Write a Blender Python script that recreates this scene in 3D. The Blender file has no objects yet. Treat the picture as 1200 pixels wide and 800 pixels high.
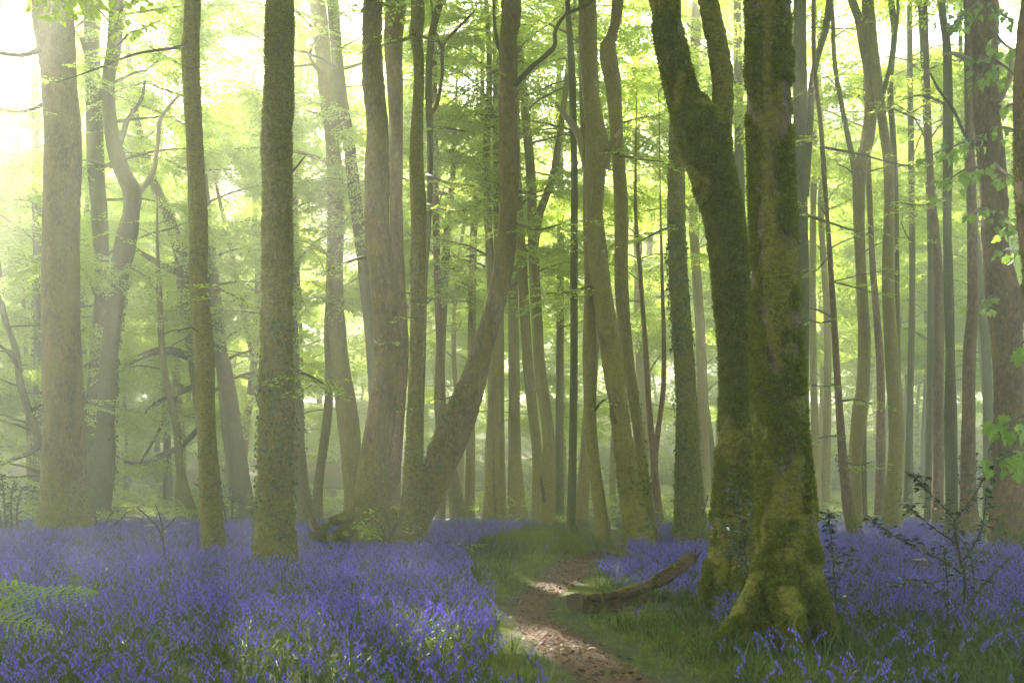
import bpy, math, random
import numpy as np
from mathutils import Vector, Matrix, Euler

random.seed(7)
rng = np.random.default_rng(11)
SC = bpy.context.scene
COL = SC.collection
PI = math.pi

# ------------------------------------------------------------------ camera
CAM_H, FPX, HOR = 1.4, 1300.0, 555.0          # height, focal length in photo pixels, horizon row
cam = bpy.data.cameras.new('camera')
camo = bpy.data.objects.new('camera', cam)
COL.objects.link(camo)
camo.location = (0, 0, CAM_H)
camo.rotation_euler = (PI / 2, 0, 0)
cam.sensor_width = 36
cam.lens = 36 * FPX / 1200
cam.shift_y = (HOR - 400) / 1200
cam.clip_start = 0.05
cam.clip_end = 600
cam.dof.use_dof = True
cam.dof.focus_distance = 15
cam.dof.aperture_fstop = 8.0
SC.camera = camo

# ------------------------------------------------------------------ sky, sun, exposure
SUN_EL, SUN_AZ = math.radians(38), math.radians(-17)   # azimuth measured from +Y towards +X
world = bpy.data.worlds.new("World")
SC.world = world
world.use_nodes = True
wn = world.node_tree.nodes
wl = world.node_tree.links
sky = wn.new('ShaderNodeTexSky')
sky.sky_type = 'NISHITA'
sky.sun_disc = False
sky.sun_elevation = SUN_EL
sky.sun_rotation = SUN_AZ
sky.dust_density = 1.2
sky.air_density = 1.0
wl.new(sky.outputs[0], wn['Background'].inputs['Color'])
wn['Background'].inputs['Strength'].default_value = 0.07
sl = bpy.data.lights.new('sun', 'SUN')
sl.energy = 5.0
sl.angle = math.radians(0.6)
sl.color = (1.0, 0.93, 0.78)
so = bpy.data.objects.new('sun', sl)
COL.objects.link(so)
sd = Vector((math.sin(SUN_AZ) * math.cos(SUN_EL), math.cos(SUN_AZ) * math.cos(SUN_EL), math.sin(SUN_EL)))
so.rotation_euler = (-sd).to_track_quat('-Z', 'Y').to_euler()
so.location = (0, 0, 60)
SC.view_settings.view_transform = 'Standard'
SC.view_settings.look = 'None'
SC.view_settings.exposure = 3.2
SC.view_settings.gamma = 1.0
SC.render.engine = 'CYCLES'
cy = SC.cycles
cy.use_denoising = True
cy.denoiser = 'OPENIMAGEDENOISE'
cy.use_adaptive_sampling = True
cy.adaptive_threshold = 0.015
cy.max_bounces = 7
cy.diffuse_bounces = 4
cy.glossy_bounces = 2
cy.transmission_bounces = 5
cy.volume_bounces = 3
cy.transparent_max_bounces = 4
cy.sample_clamp_indirect = 4.0
cy.caustics_reflective = False
cy.caustics_refractive = False

HAZE_DENSITY = 0.0060
HAZE_G = 0.7
HAZE_COL = (1.0, 1.0, 0.90)

# ------------------------------------------------------------------ helpers
def P(px, py, Y):
    return np.array([(px - 600) / FPX * Y, Y, CAM_H - (py - HOR) / FPX * Y])

def _h(i, j, k, seed):
    n = (i * 374761393 + j * 668265263 + k * 2147483647 + seed * 1274126177) & 0xFFFFFFFF
    n = ((n ^ (n >> 13)) * 1274126177) & 0xFFFFFFFF
    n = (n ^ (n >> 16)) & 0xFFFF
    return n / 65535.0

def vnoise(p, seed=0):
    p = np.asarray(p, float) + 1000.0
    f = np.floor(p).astype(np.int64)
    t = p - f
    t = t * t * (3 - 2 * t)
    r = 0
    for a in (0, 1):
        for b in (0, 1):
            for c in (0, 1):
                w = (t[:, 0] if a else 1 - t[:, 0]) * (t[:, 1] if b else 1 - t[:, 1]) * (t[:, 2] if c else 1 - t[:, 2])
                r = r + w * _h(f[:, 0] + a, f[:, 1] + b, f[:, 2] + c, seed)
    return r * 2 - 1

def mesh_np(name, V, F, mats=(), smooth=True, midx=None):
    me = bpy.data.meshes.new(name)
    me.from_pydata([tuple(v) for v in V] if not isinstance(V, np.ndarray) else V.tolist(), [], F if not isinstance(F, np.ndarray) else F.tolist())
    for m in mats:
        me.materials.append(m)
    if smooth:
        me.polygons.foreach_set('use_smooth', [True] * len(me.polygons))
    if midx is not None:
        me.polygons.foreach_set('material_index', list(midx))
    me.update()
    return me

def link(name, me, parent=None, loc=None):
    o = bpy.data.objects.new(name, me)
    COL.objects.link(o)
    if parent is not None:
        o.parent = parent
    if loc is not None:
        o.location = loc
    return o

def tag(o, label=None, cat=None, group=None, kind=None):
    if label: o['label'] = label
    if cat: o['category'] = cat
    if group: o['group'] = group
    if kind: o['kind'] = kind
    return o

def thing(name, label, cat, loc, group=None):
    o = bpy.data.objects.new(name, None)
    o.empty_display_size = 0.2
    COL.objects.link(o)
    o.location = loc
    return tag(o, label, cat, group)

def catmull(pts, per):
    pts = np.asarray(pts, float)
    Pp = np.vstack([2 * pts[0] - pts[1], pts, 2 * pts[-1] - pts[-2]])
    out = []
    for i in range(1, len(Pp) - 2):
        n = per[i - 1] if hasattr(per, '__len__') else per
        t = np.linspace(0, 1, n, endpoint=False)[:, None]
        a, b, c, d = Pp[i - 1], Pp[i], Pp[i + 1], Pp[i + 2]
        out.append(0.5 * ((2 * b) + (-a + c) * t + (2 * a - 5 * b + 4 * c - d) * t ** 2 + (-a + 3 * b - 3 * c + d) * t ** 3))
    out.append(Pp[-2][None])
    return np.vstack(out)

def tube_np(pts, rad, nseg, cap=True):
    """pts (K,3), rad (K,) -> V, F, ring directions"""
    pts = np.asarray(pts, float); rad = np.asarray(rad, float)
    K = len(pts)
    T = np.gradient(pts, axis=0)
    T /= np.linalg.norm(T, axis=1)[:, None] + 1e-9
    ref = np.array([1.0, 0, 0]) if abs(T[:, 0]).max() < 0.9 else np.array([0, 0, 1.0]) if abs(T[:, 2]).max() < 0.9 else np.array([0.3, 0.9, 0.2])
    A = ref - (T @ ref)[:, None] * T
    A /= np.linalg.norm(A, axis=1)[:, None] + 1e-9
    B = np.cross(T, A)
    th = np.linspace(0, 2 * PI, nseg, endpoint=False)
    D = A[:, None, :] * np.cos(th)[None, :, None] + B[:, None, :] * np.sin(th)[None, :, None]
    V = pts[:, None, :] + D * rad[:, None, None]
    i = np.arange(K - 1)[:, None] * nseg
    j = np.arange(nseg)[None, :]
    j2 = (j + 1) % nseg
    F = np.stack([i + j, i + j2, i + nseg + j2, i + nseg + j], -1).reshape(-1, 4)
    return V, F, D, th

def add_tube(VV, FF, pts, rad, nseg, wob=0.0, seed=0):
    V, F, D, th = tube_np(pts, rad, nseg)
    if wob:
        n = vnoise(V.reshape(-1, 3) * 6 + seed * 7.1, seed).reshape(V.shape[:2])
        V = V + D * (n * wob * np.asarray(rad)[:, None])[:, :, None]
    off = sum(len(v) for v in VV)
    Vf = V.reshape(-1, 3)
    VV.append(Vf)
    FF.extend((F + off).tolist())
    FF.append([off + k for k in range(nseg)][::-1])
    FF.append([off + len(Vf) - nseg + k for k in range(nseg)])

# ------------------------------------------------------------------ materials
def new_mat(name):
    m = bpy.data.materials.new(name)
    m.use_nodes = True
    nt = m.node_tree
    nt.nodes.clear()
    out = nt.nodes.new('ShaderNodeOutputMaterial')
    return m, nt, out

class NB:
    def __init__(s, nt): s.nt = nt
    def n(s, t, **kw):
        x = s.nt.nodes.new(t)
        for k, v in kw.items(): setattr(x, k, v)
        return x
    def l(s, a, b): s.nt.links.new(a, b)
    def noise(s, vec, scale, detail=4, rough=0.6, out=0):
        x = s.n('ShaderNodeTexNoise'); x.inputs['Scale'].default_value = scale
        x.inputs['Detail'].default_value = detail; x.inputs['Roughness'].default_value = rough
        if vec is not None: s.l(vec, x.inputs['Vector'])
        return x.outputs[out]
    def ramp(s, fac, stops):
        r = s.n('ShaderNodeValToRGB')
        e = r.color_ramp.elements
        while len(e) < len(stops): e.new(0.5)
        for k, (p, c) in enumerate(stops):
            e[k].position = p
            e[k].color = (c[0], c[1], c[2], 1) if hasattr(c, '__len__') else (c, c, c, 1)
        s.l(fac, r.inputs[0])
        return r.outputs[0]
    def mix(s, fac, a, b, mode='MIX'):
        m = s.n('ShaderNodeMix', data_type='RGBA', blend_type=mode)
        if isinstance(fac, (int, float)): m.inputs[0].default_value = fac
        else: s.l(fac, m.inputs[0])
        for i, v in ((6, a), (7, b)):
            if isinstance(v, tuple): m.inputs[i].default_value = (v[0], v[1], v[2], 1)
            else: s.l(v, m.inputs[i])
        return m.outputs[2]
    def math(s, op, a, b=0.0, c=None, clamp=False):
        m = s.n('ShaderNodeMath', operation=op, use_clamp=clamp)
        for i, v in enumerate((a, b) if c is None else (a, b, c)):
            if isinstance(v, (int, float)): m.inputs[i].default_value = v
            else: s.l(v, m.inputs[i])
        return m.outputs[0]
    def mapping(s, vec, scale):
        m = s.n('ShaderNodeMapping'); m.inputs['Scale'].default_value = scale
        s.l(vec, m.inputs['Vector'])
        return m.outputs[0]

def bark_mat(name, bark_a, bark_b, moss_a, moss_b, moss=0.5, base_h=1.5, lichen=0.0, furrow=1.0, bump=0.6, streak=0.0, grain=(1.0, 1.0, 0.28)):
    m, nt, out = new_mat(name)
    b = NB(nt)
    tc = b.n('ShaderNodeTexCoord').outputs['Object']
    rnd = b.n('ShaderNodeObjectInfo').outputs['Random']
    addv = b.n('ShaderNodeVectorMath', operation='ADD')
    comb = b.n('ShaderNodeCombineXYZ')
    b.l(b.math('MULTIPLY', rnd, 37.0), comb.inputs[0]); b.l(b.math('MULTIPLY', rnd, 19.0), comb.inputs[1])
    b.l(tc, addv.inputs[0]); b.l(comb.outputs[0], addv.inputs[1])
    v = addv.outputs[0]
    stretched = b.mapping(v, grain)
    fine = b.noise(stretched, 38 * furrow, 5, 0.65)
    big = b.noise(v, 1.7, 4, 0.6)
    mid = b.noise(v, 11, 4, 0.65)
    grit = b.noise(v, 90, 3, 0.7)
    cush = b.noise(b.mapping(v, (1, 1, 1.6)), 24, 3, 0.6)
    bark = b.mix(b.ramp(fine, [(0.36, 0), (0.64, 1)]), bark_a, bark_b)
    bark = b.mix(b.ramp(mid, [(0.3, 0), (0.7, 0.8)]), bark, tuple(c * 0.45 for c in bark_a))
    blot = b.noise(b.mapping(v, (1.4, 1.4, .5)), 3.2, 5, 0.7)
    bark = b.mix(b.ramp(blot, [(0.45, 0), (0.62, .35)]), bark, tuple(c * 1.25 for c in bark_b))
    if lichen > 0:
        lich = b.ramp(b.noise(v, 26, 6, 0.75), [(0.60 - 0.08 * lichen, 0), (0.66, 1)])
        bark = b.mix(b.math('MULTIPLY', lich, 0.75), bark, (0.25, 0.27, 0.20))
    mossc = b.mix(b.ramp(b.math('ADD', b.math('MULTIPLY', grit, .5), b.math('MULTIPLY', cush, .5)), [(0.42, 0), (0.58, 1)]), moss_a, moss_b)
    mossc = b.mix(b.ramp(mid, [(0.3, 0.0), (0.7, 0.55)]), mossc, (moss_b[0] * 1.5, moss_b[1] * 1.15, moss_b[2]))
    sep = b.n('ShaderNodeSeparateXYZ'); b.l(tc, sep.inputs[0])
    low = b.math('DIVIDE', b.math('SUBTRACT', base_h, sep.outputs[2]), base_h + 0.5, clamp=True)
    f = b.math('ADD', b.math('MULTIPLY', big, 0.75), b.math('MULTIPLY', mid, 0.45))
    f = b.math('ADD', f, b.math('MULTIPLY', low, 0.55))
    if streak:
        # bare streak facing the camera (the thing's own wear)
        st = b.noise(b.mapping(v, (2.2, 2.2, 0.35)), 2.4, 4, 0.6)
        f = b.math('SUBTRACT', f, b.math('MULTIPLY', b.ramp(st, [(0.5, 0), (0.66, 1)]), streak))
    th = 0.98 - moss * 0.75
    mask = b.ramp(f, [(max(0, th - 0.09), 0), (min(1, th + 0.09), 1)])
    col = b.mix(mask, bark, mossc)
    bs = b.n('ShaderNodeBsdfPrincipled')
    bs.inputs['Roughness'].default_value = 0.88
    bs.inputs['Specular IOR Level'].default_value = 0.25
    b.l(col, bs.inputs['Base Color'])
    hgt = b.math('ADD', b.math('MULTIPLY', fine, 0.9), b.math('MULTIPLY', grit, 0.5))
    hgt = b.math('ADD', hgt, b.math('MULTIPLY', mid, 0.8))
    bp = b.n('ShaderNodeBump'); bp.inputs['Strength'].default_value = bump; bp.inputs['Distance'].default_value = 0.025
    b.l(hgt, bp.inputs['Height']); b.l(bp.outputs[0], bs.inputs['Normal'])
    b.l(bs.outputs[0], out.inputs['Surface'])
    return m

def leaf_mat(name, dark, light, trans, gloss=0.06, rough=0.45, tmix=0.5):
    m, nt, out = new_mat(name)
    b = NB(nt)
    oi = b.n('ShaderNodeObjectInfo').outputs['Random']
    gi = b.n('ShaderNodeNewGeometry').outputs['Random Per Island']
    f = b.math('ADD', b.math('MULTIPLY', oi, 0.55), b.math('MULTIPLY', gi, 0.45))
    col = b.mix(f, dark, light)
    tcol = b.mix(f, tuple(c * 0.8 for c in trans), tuple(min(1, c * 1.15) for c in trans))
    d = b.n('ShaderNodeBsdfDiffuse'); b.l(col, d.inputs['Color'])
    t = b.n('ShaderNodeBsdfTranslucent'); b.l(tcol, t.inputs['Color'])
    mx = b.n('ShaderNodeMixShader'); mx.inputs[0].default_value = tmix
    b.l(d.outputs[0], mx.inputs[1]); b.l(t.outputs[0], mx.inputs[2])
    g = b.n('ShaderNodeBsdfGlossy'); g.inputs['Roughness'].default_value = rough; g.inputs['Color'].default_value = (1, 1, 1, 1)
    fr = b.n('ShaderNodeFresnel'); fr.inputs['IOR'].default_value = 1.4
    m2 = b.n('ShaderNodeMixShader')
    b.l(b.math('ADD', b.math('MULTIPLY', b.math('MINIMUM', fr.outputs[0], .35), gloss * 1.6), gloss * .12), m2.inputs[0])
    b.l(mx.outputs[0], m2.inputs[1]); b.l(g.outputs[0], m2.inputs[2])
    b.l(m2.outputs[0], out.inputs['Surface'])
    return m

def flat_mat(name, a, bb, scale=20, rough=0.85, bump=0.3, spec=0.2, dist=0.01):
    m, nt, out = new_mat(name)
    b = NB(nt)
    tc = b.n('ShaderNodeTexCoord').outputs['Object']
    n1 = b.noise(tc, scale, 5, 0.65)
    n2 = b.noise(tc, scale * 0.13, 3, 0.5)
    oi = b.n('ShaderNodeObjectInfo').outputs['Random']
    gi = b.n('ShaderNodeNewGeometry').outputs['Random Per Island']
    f = b.math('ADD', b.math('MULTIPLY', b.math('ADD', oi, gi), 0.25), b.math('MULTIPLY', b.math('ADD', n1, n2), 0.25))
    col = b.mix(b.ramp(f, [(0.3, 0), (0.7, 1)]), a, bb)
    bs = b.n('ShaderNodeBsdfPrincipled'); bs.inputs['Roughness'].default_value = rough
    bs.inputs['Specular IOR Level'].default_value = spec
    b.l(col, bs.inputs['Base Color'])
    bp = b.n('ShaderNodeBump'); bp.inputs['Strength'].default_value = bump; bp.inputs['Distance'].default_value = dist
    b.l(n1, bp.inputs['Height']); b.l(bp.outputs[0], bs.inputs['Normal'])
    b.l(bs.outputs[0], out.inputs['Surface'])
    return m

MOA, MOB = (0.008, 0.010, 0.0015), (0.150, 0.150, 0.012)
M = {}
M['mossy'] = bark_mat('mossy_bark', (0.055, 0.042, 0.026), (0.13, 0.10, 0.07), MOA, MOB, moss=0.74, base_h=3.0, lichen=0.3, bump=0.8)
M['mossy_streak'] = bark_mat('mossy_bark_bare_streak', (0.07, 0.045, 0.028), (0.17, 0.11, 0.075), MOA, MOB, moss=0.66, base_h=2.2, lichen=0.9, bump=0.9, streak=0.8)
M['brightmoss'] = bark_mat('bright_moss', (0.10, 0.08, 0.03), (0.2, 0.15, 0.07), (0.07, 0.075, 0.008), (0.30, 0.30, 0.03), moss=0.85, base_h=2.0)
M['green'] = bark_mat('green_algae_bark', (0.045, 0.036, 0.016), (0.11, 0.09, 0.038), (0.032, 0.038, 0.008), (0.09, 0.095, 0.018), moss=0.55, base_h=2.5, bump=0.5)
M['brown'] = bark_mat('brown_bark', (0.060, 0.040, 0.012), (0.24, 0.160, 0.045), MOA, (0.16, 0.16, 0.02), moss=0.40, base_h=1.8, furrow=0.9, bump=0.7)
M['russet'] = bark_mat('russet_bark', (0.065, 0.036, 0.014), (0.24, 0.130, 0.050), MOA, MOB, moss=0.22, base_h=1.2, furrow=0.8, bump=0.8)
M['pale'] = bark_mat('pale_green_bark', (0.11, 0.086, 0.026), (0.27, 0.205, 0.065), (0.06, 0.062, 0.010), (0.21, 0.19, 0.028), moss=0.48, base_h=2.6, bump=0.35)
M['limb'] = flat_mat('limb_bark', (0.055, 0.045, 0.025), (0.11, 0.095, 0.05), 14, 0.9, 0.4, dist=0.02)
M['deadlimb'] = flat_mat('dead_limb_wood', (0.25, 0.18, 0.12), (0.42, 0.32, 0.23), 30, 0.9, 0.4)
M['twig'] = flat_mat('twig_bark', (0.05, 0.04, 0.025), (0.10, 0.08, 0.045), 30, 0.85, 0.2)
M['beech_leaf'] = leaf_mat('beech_leaf', (0.06, 0.13, 0.012), (0.13, 0.20, 0.02), (0.54, 0.70, 0.08), tmix=0.62)
M['bright_leaf'] = leaf_mat('young_beech_leaf', (0.10, 0.19, 0.015), (0.17, 0.26, 0.02), (0.58, 0.72, 0.06), tmix=0.6)
M['maple_leaf'] = leaf_mat('maple_leaf', (0.05, 0.12, 0.012), (0.10, 0.19, 0.02), (0.30, 0.46, 0.05), tmix=0.5, gloss=0.08)
M['holly_leaf'] = leaf_mat('holly_leaf', (0.012, 0.03, 0.010), (0.03, 0.055, 0.018), (0.02, 0.05, 0.01), gloss=0.20, rough=0.3, tmix=0.12)
M['ivy_leaf'] = leaf_mat('ivy_leaf', (0.020, 0.036, 0.006), (0.09, 0.12, 0.015), (0.10, 0.16, 0.015), gloss=0.04, rough=0.35, tmix=0.25)
M['moss'] = leaf_mat('moss_fronds', (0.010, 0.013, 0.002), (0.25, 0.25, 0.020), (0.26, 0.28, 0.02), gloss=0.01, tmix=0.4)
M['bell'] = leaf_mat('bluebell_petal', (0.085, 0.060, 0.42), (0.25, 0.17, 0.80), (0.34, 0.24, 0.85), gloss=0.03, tmix=0.4)
M['strap'] = leaf_mat('bluebell_leaf', (0.028, 0.052, 0.012), (0.085, 0.125, 0.035), (0.10, 0.16, 0.025), gloss=0.025, rough=0.35, tmix=0.35)
M['grass'] = leaf_mat('grass_blade', (0.030, 0.048, 0.008), (0.26, 0.28, 0.06), (0.22, 0.29, 0.03), gloss=0.02, tmix=0.4)
M['stalk'] = leaf_mat('bluebell_stalk', (0.05, 0.08, 0.02), (0.09, 0.12, 0.03), (0.1, 0.16, 0.03), gloss=0.04, tmix=0.3)
M['fern'] = leaf_mat('fern_frond', (0.20, 0.28, 0.07), (0.30, 0.38, 0.11), (0.42, 0.55, 0.10), gloss=0.03, tmix=0.45)
M['litter'] = leaf_mat('dead_leaf', (0.07, 0.034, 0.018), (0.27, 0.140, 0.070), (0.25, 0.13, 0.05), gloss=0.03, tmix=0.2)
M['litter_dark'] = leaf_mat('damp_dead_leaf', (0.05, 0.028, 0.016), (0.15, 0.08, 0.045), (0.12, 0.07, 0.03), gloss=0.03, tmix=0.15)
M['logwood'] = bark_mat('rotten_log', (0.032, 0.017, 0.009), (0.21, 0.115, 0.058), MOA, MOB, moss=0.12, base_h=0.2, furrow=1.0, bump=1.0, grain=(.2, 1.0, 1.0))
M['cutwood'] = flat_mat('weathered_cut_wood', (0.03, 0.02, 0.014), (0.10, 0.065, 0.04), 40, 0.9, 0.5)
M['freshwood'] = flat_mat('fresh_cut_wood', (0.35, 0.20, 0.10), (0.5, 0.32, 0.18), 30, 0.8, 0.2)

def ground_mat():
    m, nt, out = new_mat('woodland_floor')
    b = NB(nt)
    tc = b.n('ShaderNodeTexCoord').outputs['Object']
    n1 = b.noise(tc, 7, 6, 0.7)
    n2 = b.noise(tc, 0.35, 4, 0.6)
    n3 = b.noise(tc, 45, 4, 0.7)
    soil = b.mix(b.ramp(n3, [(0.35, 0), (0.65, 1)]), (0.030, 0.020, 0.012), (0.13, 0.082, 0.045))
    gr = b.mix(n1, (0.020, 0.032, 0.008), (0.055, 0.085, 0.016))
    f = b.math('ADD', b.math('MULTIPLY', n1, 0.5), b.math('MULTIPLY', n2, 0.5))
    col = b.mix(b.ramp(f, [(0.44, 0), (0.56, 1)]), soil, gr)
    bs = b.n('ShaderNodeBsdfPrincipled'); bs.inputs['Roughness'].default_value = 0.95
    b.l(col, bs.inputs['Base Color'])
    bp = b.n('ShaderNodeBump'); bp.inputs['Strength'].default_value = 0.8; bp.inputs['Distance'].default_value = 0.03
    b.l(n3, bp.inputs['Height']); b.l(bp.outputs[0], bs.inputs['Normal'])
    b.l(bs.outputs[0], out.inputs['Surface'])
    return m

def path_mat():
    m, nt, out = new_mat('trodden_leaf_litter')
    b = NB(nt)
    tc = b.n('ShaderNodeTexCoord').outputs['Object']
    n1 = b.noise(tc, 55, 5, 0.75)
    n2 = b.noise(tc, 3.0, 4, 0.6)
    vo = b.n('ShaderNodeTexVoronoi'); vo.inputs['Scale'].default_value = 42; b.l(tc, vo.inputs['Vector'])
    c1 = b.mix(b.ramp(n1, [(0.3, 0), (0.7, 1)]), (0.040, 0.023, 0.014), (0.21, 0.115, 0.062))
    c2 = b.mix(0.5, c1, vo.outputs['Color'], 'SOFT_LIGHT')
    c3 = b.mix(b.ramp(n2, [(0.4, 0), (0.7, 0.5)]), c2, (0.045, 0.028, 0.018))
    bs = b.n('ShaderNodeBsdfPrincipled'); bs.inputs['Roughness'].default_value = 0.9
    b.l(c3, bs.inputs['Base Color'])
    bp = b.n('ShaderNodeBump'); bp.inputs['Strength'].default_value = 1.0; bp.inputs['Distance'].default_value = 0.02
    b.l(b.math('ADD', n1, vo.outputs['Distance']), bp.inputs['Height']); b.l(bp.outputs[0], bs.inputs['Normal'])
    b.l(bs.outputs[0], out.inputs['Surface'])
    return m
M['ground'] = ground_mat()
M['path'] = path_mat()

# ------------------------------------------------------------------ scatter (geometry nodes; templates are never linked to the scene)
_groups = {}
def scatter_group(key, temps):
    if key in _groups: return _groups[key]
    ng = bpy.data.node_groups.new('scatter_' + key, 'GeometryNodeTree')
    ng.interface.new_socket('Geometry', in_out='INPUT', socket_type='NodeSocketGeometry')
    ng.interface.new_socket('Geometry', in_out='OUTPUT', socket_type='NodeSocketGeometry')
    N, L = ng.nodes, ng.links
    gi = N.new('NodeGroupInput'); go = N.new('NodeGroupOutput')
    iop = N.new('GeometryNodeInstanceOnPoints'); jn = N.new('GeometryNodeJoinGeometry')
    for t in reversed(temps):
        oi = N.new('GeometryNodeObjectInfo'); oi.inputs['Object'].default_value = t
        oi.inputs['As Instance'].default_value = False
        g2 = N.new('GeometryNodeGeometryToInstance')
        L.new(oi.outputs['Geometry'], g2.inputs[0]); L.new(g2.outputs[0], jn.inputs[0])
    def attr(nm, dt):
        a = N.new('GeometryNodeInputNamedAttribute'); a.data_type = dt; a.inputs['Name'].default_value = nm
        return a.outputs[0]
    L.new(gi.outputs[0], iop.inputs['Points']); L.new(jn.outputs[0], iop.inputs['Instance'])
    iop.inputs['Pick Instance'].default_value = True
    L.new(attr('idx', 'INT'), iop.inputs['Instance Index'])
    L.new(attr('rot', 'FLOAT_VECTOR'), iop.inputs['Rotation'])
    L.new(attr('scl', 'FLOAT'), iop.inputs['Scale'])
    L.new(iop.outputs[0], go.inputs[0])
    _groups[key] = ng
    return ng

TEMPL = {}
def scatter(name, key, pts, rot, scl, idx=None, parent=None, origin=(0, 0, 0)):
    pts = np.asarray(pts, float) - np.asarray(origin, float)
    n = len(pts)
    me = bpy.data.meshes.new(name)
    me.vertices.add(n)
    me.vertices.foreach_set('co', pts.ravel())
    if idx is None: idx = rng.integers(0, len(TEMPL[key]), n)
    me.attributes.new('idx', 'INT', 'POINT').data.foreach_set('value', np.asarray(idx, np.int32))
    me.attributes.new('rot', 'FLOAT_VECTOR', 'POINT').data.foreach_set('vector', np.asarray(rot, np.float32).ravel())
    me.attributes.new('scl', 'FLOAT', 'POINT').data.foreach_set('value', np.asarray(scl, np.float32))
    me.update()
    o = link(name, me, parent, None if parent is not None else origin)
    md = o.modifiers.new('scatter', 'NODES')
    md.node_group = scatter_group(key, TEMPL[key])
    o['kind'] = 'stuff'
    return o

def template(name, V, F, mats, midx=None, smooth=False):
    return bpy.data.objects.new(name, mesh_np(name, V, F, mats, smooth, midx))

def leaf_quad(base, d, up, L, W, fold=0.25):
    """two-triangle-wide folded leaf: 4 rim verts + mid: returns verts, faces"""
    d = d / (np.linalg.norm(d) + 1e-9)
    s = np.cross(d, up); s /= np.linalg.norm(s) + 1e-9
    n = np.cross(s, d)
    v = [base, base + d * L * 0.45 + s * W / 2 + n * W * fold, base + d * L, base + d * L * 0.45 - s * W / 2 + n * W * fold]
    return v, [(0, 1, 2), (0, 2, 3)]

def make_spray(seed, length=0.75, mat='beech_leaf', leafL=0.068, dens=1.0):
    r = random.Random(seed)
    V, F, MI = [], [], []
    def twig(a, b, w):
        a = np.array(a); b = np.array(b)
        d = b - a
        s = np.cross(d, [0, 0, 1.0]); s /= np.linalg.norm(s) + 1e-9
        u = np.array([0, 0, 1.0])
        o = len(V)
        V.extend([a + s * w, a - s * w, a + u * w * 1.4, b + s * w * .5, b - s * w * .5, b + u * w * .7])
        for f in ((0, 1, 4, 3), (1, 2, 5, 4), (2, 0, 3, 5)):
            F.append(tuple(o + k for k in f)); MI.append(1)
    def leaf(p, ang, z, L):
        d = np.array([math.cos(ang), math.sin(ang), z])
        up = np.array([r.gauss(0, .35), r.gauss(0, .35), 1.0])
        o = len(V)
        v, f = leaf_quad(p, d, up, L, L * r.uniform(.6, .75), r.uniform(.05, .3))
        V.extend(v)
        for q in f:
            F.append(tuple(o + k for k in q)); MI.append(0)
    nseg = int(length / 0.085)
    p = np.array([0.0, 0, 0]); a = 0.0
    droop = r.uniform(-.02, -.22)
    side = 1
    for i in range(nseg):
        a += r.gauss(0, .12)
        q = p + np.array([math.cos(a) * .085, math.sin(a) * .085, droop * .085 * (i / nseg) * 2])
        twig(p, q, 0.0035 * (1 - i / nseg) + 0.0012)
        # side twig
        if i > 0:
            sl_ = length * 0.42 * math.sin(PI * min(1, (i + 1.5) / (nseg + 1))) * r.uniform(.6, 1.1)
            sa = a + side * r.uniform(.6, 1.0)
            k = max(1, int(sl_ / 0.048 * dens))
            e = q + np.array([math.cos(sa), math.sin(sa), -.1]) * sl_
            twig(q, e, 0.0016)
            for j in range(k):
                t = (j + .6) / k
                pp = q + (e - q) * t
                leaf(pp, sa + (1 if j % 2 else -1) * r.uniform(.45, .95), r.uniform(-.45, .05), leafL * r.uniform(.7, 1.1))
            leaf(e, sa + r.gauss(0, .2), r.uniform(-.4, 0), leafL)
            side = -side
        leaf(q, a + side * .8, r.uniform(-.4, 0), leafL * r.uniform(.7, 1.1))
        p = q
    leaf(p, a, -.1, leafL)
    return template('spray', V, F, [M[mat], M['twig']], MI)

TEMPL['spray'] = [make_spray(s, random.uniform(.85, 1.25), leafL=.078) for s in range(7)]
TEMPL['bright'] = [make_spray(50 + s, random.uniform(.45, .7), 'bright_leaf', 0.062) for s in range(4)]
TEMPL['sprig'] = [make_spray(80 + s, random.uniform(.2, .32), 'bright_leaf', 0.055) for s in range(4)]

def poly_leaf(outline, fold=0.12, curl=0.1):
    """fan a planar outline round its centre; leaf grows along +x, faces +z"""
    o = [np.array([x, y, -curl * x * x + fold * abs(y)]) for x, y in outline]
    c = np.array([sum(p[0] for p in o) / len(o), 0, -curl * .2])
    V = [c] + o
    F = [(0, i + 1, (i + 1) % len(o) + 1) for i in range(len(o))]
    return V, F
IVY = [(0, 0), (-.05, .35), (.3, .32), (.45, .5), (.6, .25), (1, 0), (.6, -.25), (.45, -.5), (.3, -.32), (-.05, -.35)]
MAPLE = [(0, 0), (-.12, .30), (.12, .28), (.15, .62), (.36, .45), (.52, .58), (.55, .26), (.75, .28), (1, 0), (.75, -.28), (.55, -.26), (.52, -.58), (.36, -.45), (.15, -.62), (.12, -.28), (-.12, -.30)]
HOLLY = [(0, 0), (.12, .12), (.2, .27), (.34, .16), (.46, .30), (.58, .17), (.72, .25), (.8, .1), (1.04, 0), (.8, -.1), (.72, -.25), (.58, -.17), (.46, -.30), (.34, -.16), (.2, -.27), (.12, -.12)]
def ivy_templates():
    r = []
    for k in range(3):
        V, F = poly_leaf(IVY, 0.15 + .1 * k, .2)
        r.append(template('ivy_leaf', np.array(V) * .062, F, [M['ivy_leaf']]))
    return r
TEMPL['ivy'] = ivy_templates()

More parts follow.
